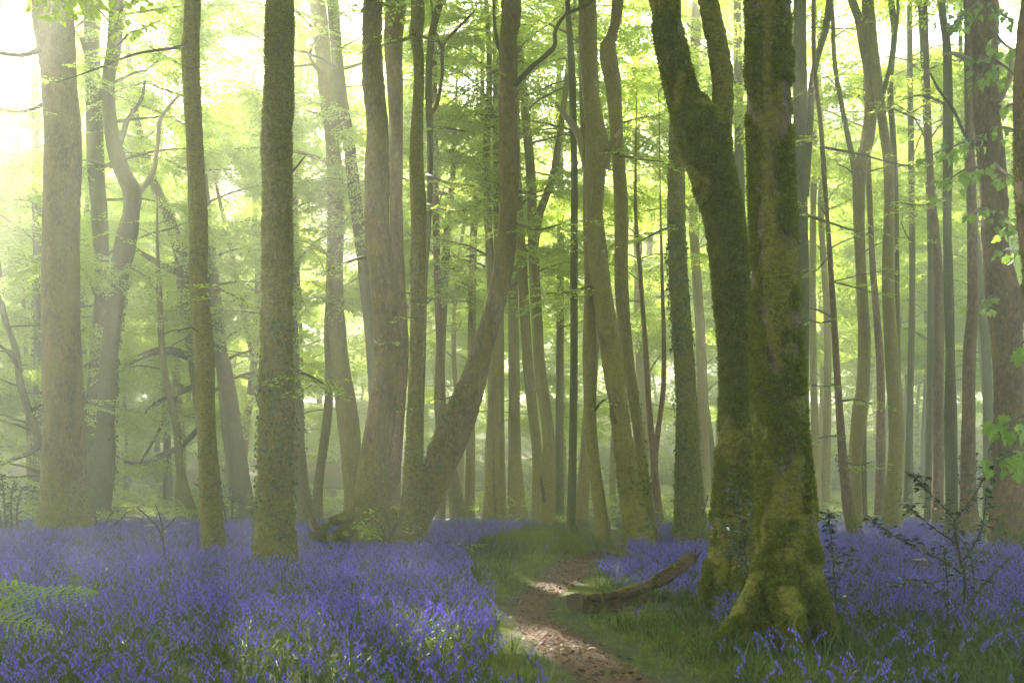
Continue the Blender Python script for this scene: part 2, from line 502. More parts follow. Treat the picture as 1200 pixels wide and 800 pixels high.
def moss_template(seed):
    r = random.Random(seed)
    V, F = [], []
    for i in range(11):
        a = r.uniform(0, 2 * PI); t = r.uniform(.2, 1.2)
        L = r.uniform(.010, .024)
        b0 = np.array([r.gauss(0, .007), r.gauss(0, .007), -.003])
        d = np.array([math.cos(a) * math.sin(t), math.sin(a) * math.sin(t), math.cos(t)])
        s = np.cross(d, [.3, .5, .8]); s /= np.linalg.norm(s)
        w = r.uniform(.002, .0042)
        o = len(V)
        V.extend([b0 - s * w * .4, b0 + d * L * .5 - s * w, b0 + d * L, b0 + d * L * .5 + s * w])
        F.append((o, o + 1, o + 2)); F.append((o, o + 2, o + 3))
    return template('moss_tuft', V, F, [M['moss']])
TEMPL['moss'] = [moss_template(s) for s in range(4)]

# flowers and ground plants
def blade(V, F, MI, base, ang, L, W, lean, bend, n=4, mi=0, tipdrop=0.0):
    """arching strap blade"""
    d = np.array([math.cos(ang), math.sin(ang), 0]); s = np.array([-math.sin(ang), math.cos(ang), 0])
    p = np.array(base, float); th = lean
    o = len(V)
    for i in range(n + 1):
        t = i / n
        w = W * (1 - t ** 2.2) * (0.6 + 0.8 * t if t < .5 else 1) * .5
        if i < n:
            V.extend([p - s * w + np.array([0, 0, w * .4]), p + s * w + np.array([0, 0, w * .4])])
        else:
            V.append(p)
        p = p + (d * math.sin(th) + np.array([0, 0, math.cos(th)])) * (L / n)
        th += bend / n
    for i in range(n - 1):
        F.append((o + 2 * i, o + 2 * i + 1, o + 2 * i + 3, o + 2 * i + 2)); MI.append(mi)
    F.append((o + 2 * n - 2, o + 2 * n - 1, o + 2 * n)); MI.append(mi)

def bell(V, F, MI, p, d, L, R, mi):
    """small hanging bell: five-sided tube with recurved tips"""
    d = d / np.linalg.norm(d)
    a = np.cross(d, [0.31, 0.2, 0.9]); a /= np.linalg.norm(a); c = np.cross(d, a)
    o = len(V)
    prof = ((0, .35), (.25, .9), (.75, 1.0), (.92, 1.75))
    for t, rr in prof:
        for k in range(5):
            th = k * 2 * PI / 5
            V.append(p + d * L * t + (a * math.cos(th) + c * math.sin(th)) * R * rr)
    for q in range(3):
        for k in range(5):
            k2 = (k + 1) % 5
            if q == 2:
                F.append((o + q * 5 + k, o + q * 5 + k2, o + (q + 1) * 5 + k)); MI.append(mi)
            else:
                F.append((o + q * 5 + k, o + q * 5 + k2, o + (q + 1) * 5 + k2, o + (q + 1) * 5 + k)); MI.append(mi)

def bluebell_geo(seed, nb):
    r = random.Random(seed)
    SV, SF, SM = [], [], []
    FV, FF, FM = [], [], []
    H = r.uniform(.27, .37)
    a = r.uniform(0, 2 * PI)
    d = np.array([math.cos(a), math.sin(a), 0])
    pts = []
    for i in range(8):
        t = i / 7
        x = .03 * t + (.075 * max(0, t - .62) ** 1.5 * 4)
        pts.append(d * x + np.array([0, 0, H * (t - .42 * max(0, t - .78) ** 1.4 * 2)]))
    VV = []; add_tube(VV, SF, pts, np.linspace(.0032, .0015, 8), 4)
    SV = np.vstack(VV)
    for k in range(nb):
        t = 1 - k * .42 / nb
        u = t * 7; i = min(6, int(u)); p = pts[i] + (pts[i + 1] - pts[i]) * (u - i)
        sa = a + r.uniform(-1.3, 1.3) + (0 if k % 3 else PI * .3)
        sd_ = np.array([math.cos(sa), math.sin(sa), 0])
        q = p + sd_ * r.uniform(.008, .017) + np.array([0, 0, -.004])
        dn = sd_ * r.uniform(.15, .8) + np.array([0, 0, -1.0])
        bell(FV, FF, FM, q, dn, r.uniform(.017, .023), r.uniform(.0042, .0056), 0)
        # pedicel
        o = len(FV)
        FV.extend([p, p + np.array([0, 0, .002]), q]); FF.append((o, o + 1, o + 2)); FM.append(0)
    return SV, SF, FV, FF

def bluebell_template(seed, nb):
    SV, SF, FV, FF = bluebell_geo(seed, nb)
    n = len(SV)
    V = [tuple(v) for v in SV] + [tuple(v) for v in FV]
    F = [tuple(f) for f in SF] + [tuple(n + k for k in f) for f in FF]
    return template('bluebell', V, F, [M['stalk'], M['bell']], [0] * len(SF) + [1] * len(FF))
TEMPL['bluebell'] = [bluebell_template(s, random.choice((7, 8, 9, 11))) for s in range(7)]

def tuft_template(seed, n, L, W, mat, lean=(.15, .8), bend=(.4, 1.6), spread=.03, seg=4):
    r = random.Random(seed)
    V, F, MI = [], [], []
    for i in range(n):
        a = r.uniform(0, 2 * PI); rr = abs(r.gauss(0, spread))
        blade(V, F, MI, (math.cos(a) * rr, math.sin(a) * rr, -.01), a + r.gauss(0, .6), L * r.uniform(.6, 1.15), W * r.uniform(.7, 1.2), r.uniform(*lean), r.uniform(*bend), seg)
    return template('tuft', V, F, [M[mat]], MI)
TEMPL['strap'] = [tuft_template(s, 8, .30, .013, 'strap', (.15, .9), (.5, 1.9)) for s in range(5)]
TEMPL['grass'] = [tuft_template(20 + s, 22, .15, .0045, 'grass', (.05, .8), (.3, 1.5), .05) for s in range(5)]
TEMPL['longgrass'] = [tuft_template(30 + s, 26, .34, .006, 'grass', (.05, .6), (.4, 1.7), .06) for s in range(3)]

def litter_template(seed, mat):
    r = random.Random(seed)
    V, F = [], []
    L = r.uniform(.018, .035); W = L * r.uniform(.4, .8)
    c = r.uniform(-.25, .5)
    V = [(-L, 0, 0), (-L * .3, W, c * W), (L * .4, W * .8, c * W), (L, 0, r.uniform(-.2, .3) * L), (L * .4, -W * .8, c * W), (-L * .3, -W, c * W)]
    F = [(0, 1, 2, 3), (0, 3, 4, 5)]
    return template('dead_leaf', V, F, [M[mat]])
TEMPL['litter'] = [litter_template(s, 'litter' if s % 3 else 'litter_dark') for s in range(6)]

# ------------------------------------------------------------------ ground, path
path_rows = [  # photo row, left edge, right edge
    (900, 800, 1010), (850, 735, 880), (800, 682, 772), (785, 660, 742), (770, 641, 721), (750, 620, 687), (735, 607, 658), (720, 602, 643), (700, 609, 648),
    (680, 631, 679), (665, 652, 695), (653, 672, 702), (646, 690, 716), (640, 702, 726), (634, 704, 728), (628, 700, 724), (620, 690, 712)]
def gpt(px, py):
    Y = CAM_H * FPX / (py - HOR)
    return (px - 600) / FPX * Y, Y
pl = [gpt(r[1], r[0]) for r in path_rows]
pr = [gpt(r[2], r[0]) for r in path_rows]
pl_ = catmull([(x, y, 0) for x, y in pl], 12)[:, :2]
pr_ = catmull([(x, y, 0) for x, y in pr], 12)[:, :2]
pc_ = (pl_ + pr_) / 2
pw_ = np.linalg.norm(pl_ - pr_, axis=1) / 2

def path_dist(x, y):
    """signed distance outside the path's edge (negative inside)"""
    d = np.sqrt((x[:, None] - pc_[None, :, 0]) ** 2 + (y[:, None] - pc_[None, :, 1]) ** 2)
    return (d - pw_[None, :]).min(axis=1)

def gz(x, y):
    x = np.atleast_1d(np.asarray(x, float)); y = np.atleast_1d(np.asarray(y, float))
    p = np.stack([x, y, np.zeros_like(x)], 1)
    h = .05 * vnoise(p * .35, 3) + .018 * vnoise(p * 1.7, 4)
    t = np.clip((y - 48) / 75, 0, 1); h = h + 9 * t * t * (3 - 2 * t)
    return h

gx = np.unique(np.concatenate([np.linspace(-160, -16, 30), np.arange(-16, 16.01, .16), np.linspace(16, 160, 30)]))
gy = np.unique(np.concatenate([np.linspace(-60, 2, 14), np.arange(2, 32.01, .16), np.linspace(32, 200, 60)]))
GX, GY = np.meshgrid(gx, gy)
fx, fy = GX.ravel(), GY.ravel()
pd = np.full(len(fx), 5.0)
near = (np.abs(fx) < 17) & (fy > 2) & (fy < 33)
pd[near] = path_dist(fx[near], fy[near])
Z = gz(fx, fy) - .03 * np.clip(1 - pd / .25, 0, 1) + np.where(near, .008 * vnoise(np.stack([fx, fy, fx * 0], 1) * 5, 9), 0)
nx, ny = len(gx), len(gy)
ii = (np.arange(ny - 1)[:, None] * nx + np.arange(nx - 1)[None, :]).ravel()
Fg = np.stack([ii, ii + 1, ii + nx + 1, ii + nx], 1)
ground = link('ground', mesh_np('ground', np.stack([fx, fy, Z], 1), Fg, [M['ground']]))
tag(ground, 'woodland floor of dark soil, moss and leaf litter under the bluebells', kind='structure')

# path ribbon lying just above the ground
nw = 15
pv = []
for i in range(len(pc_)):
    for k in range(nw):
        t = k / (nw - 1)
        e = pl_[i] * (1 - t) + pr_[i] * t
        pv.append((e[0], e[1], 0))
pv = np.array(pv)
pzz = gz(pv[:, 0], pv[:, 1]) - .03 + .012 + .010 * (vnoise(pv * 7, 21) + 1) * .5
edge = np.tile(np.minimum(np.arange(nw), nw - 1 - np.arange(nw)), len(pc_))
pv[:, 2] = pzz + np.where(edge == 0, -.03, 0)
jj = (np.arange(len(pc_) - 1)[:, None] * nw + np.arange(nw - 1)[None, :]).ravel()
Fp = np.stack([jj, jj + 1, jj + nw + 1, jj + nw], 1)
path = link('path', mesh_np('path', pv, Fp, [M['path']]))
tag(path, 'narrow trodden path of reddish leaf litter winding between the bluebells', kind='structure')

def gzp(x, y):
    x = np.atleast_1d(x); y = np.atleast_1d(y)
    return gz(x, y) - .03 * np.clip(1 - path_dist(x, y) / .25, 0, 1)

# ------------------------------------------------------------------ trees
def prof_xyz(prof, Y):
    """prof rows (y, xl, xr) top to bottom -> pts bottom to top, radii"""
    pts, rad = [], []
    for (y, xl, xr) in sorted(prof, key=lambda r: -r[0]):
        pts.append(P((xl + xr) / 2, y, Y)); rad.append((xr - xl) / 2 / FPX * Y)
    pts, rad = np.array(pts), np.array(rad)
    tg = np.gradient(pts, axis=0)
    return pts, rad * np.abs(tg[:, 2]) / (np.linalg.norm(tg, axis=1) + 1e-9)

def branch_xyz(tr, Y0, Y1=None):
    """tr rows (px, py, w) from the trunk outward"""
    Y1 = Y0 if Y1 is None else Y1
    n = len(tr)
    return (np.array([P(a, b, Y0 + (Y1 - Y0) * i / (n - 1)) for i, (a, b, w) in enumerate(tr)]),
            np.array([w / 2 / FPX * (Y0 + (Y1 - Y0) * i / (n - 1)) for i, (a, b, w) in enumerate(tr)]))

def euler_from_dirs(D, up=None, roll=0.0):
    """vectorised-ish: x axis along D, z roughly up"""
    out = np.zeros((len(D), 3))
    for i, d in enumerate(D):
        d = Vector(d).normalized()
        u = Vector((0, 0, 1)) if up is None else Vector(up[i])
        s = u.cross(d)
        if s.length < 1e-4: s = Vector((0, 1, 0))
        s.normalize()
        z = d.cross(s)
        m = Matrix((d, s, z)).transposed()
        out[i] = m.to_euler('XYZ')
    return out

class Trunk: pass

def build_trunk(root, origin, pts, rad, mat, nseg, step, seed, flare=0.35, lump=0.05, moss_amp=0.0, name='trunk', nlobes=5, z0=0.0, tiers=0.0, ridge=0.0, knots=()):
    seglen = np.linalg.norm(np.diff(pts, axis=0), axis=1)
    per = [max(2, int(s / step)) for s in seglen]
    c = catmull(np.hstack([pts, rad[:, None]]), per)
    r = c[:, 3].copy(); c = c[:, :3]
    V, F, D, th = tube_np(c, r, nseg)
    zz = V[:, :, 2]
    if flare:
        h = np.clip(zz - z0, -.2, None)
        lob = 0.5 + 0.5 * np.cos(nlobes * th[None, :] + seed) * (0.6 + 0.4 * np.cos(2 * th[None, :] + seed * 2))
        hs = max(.18, r[0] * 1.0)
        k = flare * np.exp(-np.clip(h, 0, None) / hs) * lob + flare * .12 * np.exp(-h / (hs * 2.5)) * lob
        V = V + D * (k * r[:min(1, len(r))].mean())[:, :, None]
    flatp = V.reshape(-1, 3)
    n = vnoise(flatp * np.array([2.2, 2.2, 1.1]) + seed, seed) * lump + vnoise(flatp * np.array([6, 6, 3.]) + seed, seed + 1) * lump * .5
    disp = n.reshape(zz.shape) * r[:, None]
    if ridge:
        s_ = np.linspace(0, seglen.sum(), len(r))[:, None] + th[None, :] * 0
        q = np.stack([np.cos(th)[None, :] * 2.2 + s_ * 0, np.sin(th)[None, :] * 2.2 + s_ * 0, s_ * 3.0], -1).reshape(-1, 3) + seed * 3.3
        q2 = q * np.array([2.3, 2.3, 1.6])
        rd_ = np.round(vnoise(q, seed + 11) * 3) / 3 * .7 + (1 - 2 * np.abs(vnoise(q2, seed + 12))) * .35
        disp = disp + rd_.reshape(zz.shape) * ridge * r[:, None]
    for (kp, ks, ka) in knots:
        j = int(np.argmin(np.abs(c[:, 2] - kp[2])))
        surf = np.array([kp[0], c[j, 1] - math.sqrt(max(0.0, r[j] ** 2 - (kp[0] - c[j, 0]) ** 2)), kp[2]])
        dk = np.linalg.norm((V - surf) * np.array([1, 1, 1.25]), axis=2) / ks
        disp = disp + ka * (np.exp(-dk ** 2) - 1.15 * np.exp(-(dk / .42) ** 2))
    if moss_amp:
        ms = np.clip(.55 + .6 * vnoise(flatp * 1.3 + seed, seed + 3), 0, 1)
        f1 = vnoise(flatp * np.array([14, 14, 20.]) + seed, seed + 4)
        f2 = vnoise(flatp * np.array([34, 34, 46.]) + seed, seed + 5)
        f3 = vnoise(flatp * 80, seed + 6)
        t = (f1 * .5 + np.abs(f2) * .5 + f3 * .25) * ms
        if tiers:
            # hanging, shelf-like cushions of moss
            ph = flatp[:, 2] * 15 + 2.2 * vnoise(flatp * 5, seed + 7)
            t = t + tiers * (1 - (ph % 1.0)) * ms * (.4 + .6 * np.abs(vnoise(flatp * np.array([8, 8, 3.]), seed + 8)))
        disp = disp + (t * moss_amp).reshape(zz.shape)
    V = V + D * disp[:, :, None]
    o = link(name, None, root) if False else None
    Vw = V.reshape(-1, 3)
    Fl = F.tolist()
    Fl.append([len(Vw) - nseg + k for k in range(nseg)])
    me = mesh_np(name, Vw - origin, Fl, [M[mat]])
    ob = link(name, me, root)
    T = Trunk(); T.V = V; T.D = D; T.c = c; T.r = r; T.ob = ob
    return T

def surface_scatter(T, n, cond=None, zr=None, seedoff=0):
    K, S = T.V.shape[:2]
    a = rng.integers(0, K - 1, n * 3); b = rng.integers(0, S, n * 3)
    # weight by radius for even cover
    keep = rng.random(n * 3) < T.r[a] / T.r.max()
    a, b = a[keep], b[keep]
    p = T.V[a, b] + (T.V[a + 1, (b + 1) % S] - T.V[a, b]) * rng.random((len(a), 1))
    d = T.D[a, b]
    if zr is not None:
        k = (p[:, 2] > zr[0]) & (p[:, 2] < zr[1]); p, d = p[k], d[k]
    if cond is not None:
        k = cond(p, d); p, d = p[k], d[k]
    return p[:n], d[:n]

def add_moss(T, root, origin, n, zr, side=None):
    def c(p, d):
        k = (vnoise(p * 2.3, 91) * .6 + vnoise(p * 8, 92) * .5) > -.22
        return k & side(p, d) if side is not None else k
    p, d = surface_scatter(T, n, c, zr)
    nn = d + rng.normal(0, .35, d.shape) + np.array([0, 0, .15])
    rot = np.zeros((len(p), 3))
    for i in range(len(p)):
        q = Vector(nn[i]).to_track_quat('Z', 'Y').to_euler()
        rot[i] = q
    scatter('moss', 'moss', p, rot, rng.uniform(.8, 1.9, len(p)), parent=root, origin=origin)

def add_ivy(T, root, origin, n, zr, cond=None, size=1.0):
    def c(p, d):
        k = vnoise(p * np.array([3, 3, 1.5]), 77) > -.25
        if cond is not None: k &= cond(p, d)
        return k
    p, d = surface_scatter(T, n, c, zr)
    if not len(p): return
    p = p + d * rng.uniform(.005, .05, (len(p), 1))
    dirs = np.array([0, 0, -1.0]) + rng.normal(0, .5, d.shape) + d * .35
    rot = euler_from_dirs(dirs, d + rng.normal(0, .25, d.shape))
    scatter('ivy', 'ivy', p, rot, rng.uniform(.6, 1.35, len(p)) * size, parent=root, origin=origin)

def above(p, m=.15):
    """limbs of the nearest trees keep above head height and out of the open view, as these bare-stemmed beeches do"""
    return p[1] < .6 or abs(p[0]) > .5 * p[1] + .8 or p[2] > CAM_H + .43 * p[1] + m

def crown(root, origin, c, r, zlo, zhi, nlimb, spread, seed, key='spray', sp_per_m=7.0, up=(.05, .7), azr=None, sc=(.8, 1.5), rl=.75, clear=False):
    """generated limbs and leaf sprays along a trunk centreline c (world)"""
    rr = random.Random(seed)
    VV, FF = [], []
    sp, sd_, ss = [], [], []
    top = c[-1][2]
    for i in range(nlimb):
        z = zlo + (min(zhi, top) - zlo) * ((i + rr.random()) / nlimb)
        k = int(np.argmin(np.abs(c[:, 2] - z)))
        p = c[k].copy()
        az = rr.uniform(0, 2 * PI) if azr is None else rr.uniform(*azr)
        frac = (z - zlo) / max(.1, top - zlo)
        L = spread * (1.0 - .45 * frac) * rr.uniform(.6, 1.25)
        el = rr.uniform(*up) * (1 + .4 * frac)
        n = max(4, int(L / .5))
        pts = [p]; a = az
        for j in range(n):
            t = j / n
            a += rr.gauss(0, .22)
            e = el * (1 - 1.1 * t) - .12 * t
            p = p + np.array([math.cos(a) * math.cos(e), math.sin(a) * math.cos(e), math.sin(e) + rr.gauss(0, .08)]) * (L / n)
            if clear and not above(p): break
            pts.append(p)
        if len(pts) < 3: continue
        pts = np.array(pts); n = len(pts) - 1
        r0 = min(r[k] * .4, .018 * L + .012) * rl
        add_tube(VV, FF, pts, np.linspace(r0, .006, n + 1), 5)
        ns = max(3, int(L * sp_per_m))
        for s in range(ns):
            t = rr.uniform(.18, 1.0) ** .8
            u = t * n; q = min(n - 1, int(u)); b0 = pts[q] + (pts[q + 1] - pts[q]) * (u - q)
            dd = pts[q + 1] - pts[q]
            aa = math.atan2(dd[1], dd[0]) + (rr.choice((-1, 1)) * rr.uniform(.3, 1.2) if t < .93 else 0)
            lat = rr.uniform(.0, .75) * (1 - .4 * t) * min(1, spread / 3)
            b1 = b0 + np.array([math.cos(aa), math.sin(aa), rr.uniform(-.15, .1)]) * lat
            if clear and not above(b1, .6): continue
            if lat > .35 and rr.random() < .6:
                add_tube(VV, FF, np.array([b0, (b0 + b1) / 2 + [0, 0, .03], b1]), [.007, .005, .003], 3)
            sp.append(b1)
            sd_.append((math.cos(aa), math.sin(aa), rr.uniform(-.5, .1)))
            ss.append(rr.uniform(*sc))
    if VV:
        o = link('limbs', mesh_np('limbs', np.vstack(VV) - origin, FF, [M['limb']]), root)
        o['kind'] = 'stuff'
    if sp:
        rot = euler_from_dirs(sd_)
        rot[:, 0] += rng.normal(0, .38, len(rot))
        scatter('crown', key, sp, rot, ss, parent=root, origin=origin)

def leafy(root, origin, tr, Y0, Y1=None, key='bright', n=8, start=.35, sc=(.7, 1.1), name='leafy_branch', droop=-.12, lat=.15, label=None, mat='twig', seed=0):
    """a traced leafy branch: a twig mesh with sprays as its sub-part"""
    rr = random.Random(seed + int(tr[0][0]))
    pts, rad = branch_xyz(tr, Y0, Y1)
    c = catmull(np.hstack([pts, rad[:, None]]), 5)
    VV, FF = [], []
    add_tube(VV, FF, c[:, :3], c[:, 3], 6)
    cc = c[:, :3]
    sp, dd_, ss = [], [], []
    for s in range(n):
        t = start + (1 - start) * (s + rr.random()) / n
        u = t * (len(cc) - 1); q = min(len(cc) - 2, int(u)); b0 = cc[q] + (cc[q + 1] - cc[q]) * (u - q)
        dd = cc[q + 1] - cc[q]; dd = dd / (np.linalg.norm(dd) + 1e-9)
        aa = math.atan2(dd[1], dd[0]) + rr.uniform(-1.1, 1.1)
        sp.append(b0 + np.array([rr.uniform(-lat, lat), rr.uniform(-lat, lat), rr.uniform(-.03, .03)]) * .5)
        dd_.append((math.cos(aa), math.sin(aa), droop + rr.uniform(-.2, .15)))
        ss.append(rr.uniform(*sc))
    b = link(name, mesh_np(name, np.vstack(VV) - origin, FF, [M[mat]]), root)
    if label: b['label'] = label
    if sp:
        scatter('leaves', key, sp, euler_from_dirs(dd_), ss, parent=b, origin=origin)
    return b

def limb(root, origin, tr, Y0, Y1=None, mat='limb', name='branch', seed=0, nseg=10, lab=None, wob=.15):
    pts, rad = branch_xyz(tr, Y0, Y1)
    c = catmull(np.hstack([pts, rad[:, None]]), 7)
    VV, FF = [], []
    add_tube(VV, FF, c[:, :3], c[:, 3], nseg, wob, seed)
    o = link(name, mesh_np(name, np.vstack(VV) - origin, FF, [M[mat]]), root)
    if lab: o['label'] = lab
    return o

TREES = {}
def tree(key, label, Y, prof, mat='green', H=17, name='beech_tree', group=None, crown_z=None, ncr=10, spread=3.0, q=1, moss_amp=0.0,
         flare=.22, seed=None, lump=.065, forks=(), crkw=None, tiers=0.0, ext=True, zfull=None, nlobes=5, knots=()):
    """a traced tree: rows (y, xl, xr) of the photograph at distance Y; extended below the ground and above the frame"""
    seed = (len(TREES) * 13 + 5) if seed is None else seed
    pts, rad = prof_xyz(prof, Y)
    if q >= 3: rad = rad - (.55 * moss_amp + .004)
    bx, by = pts[0][0], Y
    kn = [(P(a, b_, Y), s_ / FPX * Y, s_ / FPX * Y * h_) for a, b_, s_, h_ in knots]
    z0 = float(gz(bx, by)[0])
    # run down into the ground
    dn = pts[0] - pts[1]; dn /= abs(dn[2]) + 1e-6
    if pts[0][2] > z0:
        pts = np.vstack([pts[0] + dn * (pts[0][2] - z0 + .02), pts]); rad = np.concatenate([[rad[0] * 1.06], rad])
    pts = np.vstack([pts[0] + dn * .3, pts]); rad = np.concatenate([[rad[0]], rad])
    nvis = len(pts)
    # depth wander so it is no flat outline
    wv = np.array([.012 * Y * (vnoise(np.array([[p[2] * .35, seed * 1.7, 0]]), seed)[0]) for p in pts]) * np.clip((pts[:, 2] - z0) / 2.0, 0, 1)
    sc_ = (Y + wv) / Y
    pts[:, 0] *= sc_; pts[:, 1] = Y + wv; pts[:, 2] = CAM_H + (pts[:, 2] - CAM_H) * sc_; rad = rad * sc_
    if ext and pts[-1][2] < H:
        d = pts[-1] - pts[-2]; d /= np.linalg.norm(d)
        p = pts[-1].copy(); r0 = rad[-1]; n = max(2, int((H - p[2]) / 2.2)); st = (H - p[2]) / n
        ex, er = [], []
        rr = random.Random(seed)
        for i in range(n):
            d = d * .75 + np.array([rr.gauss(0, .05), rr.gauss(0, .05), .25]); d /= np.linalg.norm(d)
            p = p + d * st / max(.4, d[2]); ex.append(p.copy()); er.append(r0 * (1 - .8 * (i + 1) / n))
        pts = np.vstack([pts, ex]); rad = np.concatenate([rad, er])
    origin = np.array([pts[1][0], pts[1][1], z0])
    root = thing(name, label, 'tree', origin, group)
    nseg, step = {0: (9, .8), 1: (20, .25), 2: (48, .08), 3: (120, .028), 4: (170, .02)}[q]
    if q >= 3:
        T = build_trunk(root, origin, pts[:nvis + 1], rad[:nvis + 1], mat, nseg, step, seed, flare, lump, moss_amp, z0=z0, tiers=tiers, nlobes=nlobes, knots=kn)
        if len(pts) > nvis + 1:
            T2 = build_trunk(root, origin, pts[nvis:], rad[nvis:] * .98, mat, 16, .5, seed, 0, lump, 0, name='upper_trunk', z0=z0)
    else:
        T = build_trunk(root, origin, pts, rad, mat, nseg, step, seed, flare, lump, moss_amp, z0=z0, tiers=tiers, nlobes=nlobes, knots=kn)
    for k, f in enumerate(forks):
        fp, fr = prof_xyz(f, Y)
        if q >= 3: fr = fr - (.55 * moss_amp + .004)
        wv = np.array([.012 * Y * (vnoise(np.array([[p[2] * .35, seed * 1.7, 0]]), seed)[0]) for p in fp])
        sc_ = (Y + wv) / Y
        fp[:, 0] *= sc_; fp[:, 1] = Y + wv; fp[:, 2] = CAM_H + (fp[:, 2] - CAM_H) * sc_; fr = fr * sc_
        if ext and fp[-1][2] < H:
            d = fp[-1] - fp[-2]; d /= np.linalg.norm(d)
            for i in range(3):
                d = d * .8 + np.array([0, 0, .2]); d /= np.linalg.norm(d)
                fp = np.vstack([fp, fp[-1] + d * (H - fp[-1][2]) / (3 - i) * .8]); fr = np.append(fr, fr[-1] * .6)
        TF = build_trunk(root, origin, fp, fr, mat, nseg, step, seed + k + 1, 0, lump, moss_amp, name='forked_limb', tiers=tiers)
        if k == 0: T.fork = TF
    if crown_z is not None:
        kw = dict(crkw or {})
        if Y < 27 and not kw:
            crown_z = max(crown_z, CAM_H + .427 * Y + 1.2); ncr = int(ncr * 2.6); spread *= 1.5; kw = dict(up=(.15, .8), clear=True)
        cc = np.vstack([pts[i] + (pts[i + 1] - pts[i]) * t for i in range(len(pts) - 1) for t in (0, .33, .66)] + [pts[-1]])
        rc = np.concatenate([[rad[i]] * 3 for i in range(len(pts) - 1)] + [[rad[-1]]])
        crown(root, origin, cc, rc, crown_z, H, ncr, spread, seed, **kw)
    TREES[key] = (root, origin, T, Y)
    return root, origin, T

# ---- near and middle trees, traced
HI = 8.5   # crowns of the near trees start above the picture
tree('T25', 'broadest moss-green trunk in the right foreground, with flaring roots among bluebells', 9.0,
     [(0, 874, 926.5), (100, 874, 927.5), (200, 875, 932), (300, 878.5, 937.5), (400, 880, 941.5), (500, 882, 947), (600, 885, 957), (650, 883, 962), (690, 880, 963), (722, 876, 962)],
     'mossy_streak', H=17, crown_z=8, ncr=22, spread=6.5, q=4, crkw=dict(up=(.3, .9), clear=True), moss_amp=.032, flare=.75, tiers=.45, lump=.035, nlobes=4, seed=3)
tree('T24', 'dark mossy tree with a Y-shaped fork, just behind the broadest trunk', 11.0,
     [(120, 784, 829), (150, 790, 856), (180, 798, 859), (200, 805, 862), (250, 823, 872), (290, 829, 877), (330, 834, 878), (413, 842, 880), (495, 841, 883), (540, 837, 885), (577, 835, 889), (640, 831, 893), (690, 825, 897)],
     'mossy', H=17, q=4, moss_amp=.034, flare=.5, tiers=.45, ext=False, 
     forks=[[(-20, 753, 791), (0, 758, 796), (60, 768, 806), (100, 776, 817), (125, 783, 826), (165, 794, 842), (200, 806, 850)],
            [(-20, 812, 840), (0, 816.5, 843), (60, 828, 856), (100, 833, 861), (125, 832, 861), (160, 829, 860), (200, 824, 861)]])
tree('T3', 'mossy trunk with ivy leaves halfway up, second thick trunk from the photo\'s left', 16.0,
     [(0, 310, 344.5), (80, 310, 345), (125, 308, 344), (165, 306, 343), (250, 306, 343.5), (330, 306, 343.5), (413, 304, 344.5), (490, 302, 346), (577, 300, 344.5), (640, 297, 347)],
     'mossy', H=18, crown_z=HI, ncr=20, spread=5.5, knots=[(322, 250, 9, .3), (330, 120, 8, .3)], q=3, moss_amp=.026, flare=.4, tiers=.45)
tree('T2', 'slim bare trunk curving slightly, between two thicker trunks at the left', 18.4,
     [(0, 216.5, 235), (60, 213, 233.5), (130, 216.5, 236), (250, 221.5, 242.5), (330, 222, 243), (413, 228, 251), (495, 231, 252.5), (577, 234, 259), (635, 236, 264)],
     'mossy', H=16, crown_z=9.5, ncr=8, spread=2.8, q=2, moss_amp=.02, flare=.25)
tree('T1', 'thick brown-barked trunk nearest the left edge, mossy at its foot', 23.9,
     [(0, 38, 86), (50, 43, 88), (100, 49, 90), (165, 52, 96), (250, 50, 94), (330, 49, 93), (413, 49, 95), (495, 51, 99), (577, 49, 102), (612, 46, 105)],
     'brown', H=20, crown_z=11, ncr=12, spread=4, knots=[(70, 118, 14, .35), (78, 455, 9, .4), (62, 300, 7, .35)], q=3, moss_amp=.03, flare=.25, lump=.03)
tree('T4', 'stout brown trunk leaning slightly left, with bright mossy roots and a torn stump beside it', 19.6,
     [(0, 424, 449), (62, 423, 449), (100, 424, 452), (150, 429, 456), (200, 426, 457), (250, 426, 457), (290, 428, 461), (330, 432, 466), (413, 437, 470), (455, 434, 467), (495, 428, 464), (540, 420, 459), (577, 414, 459), (610, 408, 464), (632, 403, 470)],
     'brown', H=19, crown_z=HI + 1.5, ncr=9, spread=3.2, knots=[(443, 198, 10, .4), (436, 148, 8, .4), (450, 430, 8, .35)], q=3, moss_amp=.03, flare=.16, nlobes=4)
tree('T4b', 'pale trunk rising directly behind the stout brown one', 25.0,
     [(0, 452, 475), (50, 450, 472), (125, 455, 472), (250, 457, 472), (330, 459, 475), (413, 463, 479), (495, 459, 474), (560, 452, 470), (610, 448, 470)],
     'russet', H=19, crown_z=11, ncr=8, spread=3, q=2)
tree('T5', 'thin dark mossy trunk standing in front of the leaning tree\'s foot', 18.8,
     [(0, 482, 497), (40, 480, 495), (80, 485, 497), (165, 481, 496), (200, 480, 497), (250, 481, 500), (330, 481, 498), (413, 480, 496), (495, 476.5, 492), (577, 471, 490), (610, 467, 488), (635, 463, 487)],
     'mossy', H=15, crown_z=9, ncr=6, spread=2.4, q=2, moss_amp=.024, flare=.3)
tree('T5b', 'very thin stem close behind the dark mossy one, bending left higher up', 23.0,
     [(0, 512, 521), (40, 502, 510), (100, 498, 506), (165, 500, 508), (250, 500, 506), (330, 495, 501), (413, 492, 499), (495, 490, 497), (560, 489, 496), (615, 488, 496)],
     'green', H=14, crown_z=9, ncr=6, spread=2.2, q=1)
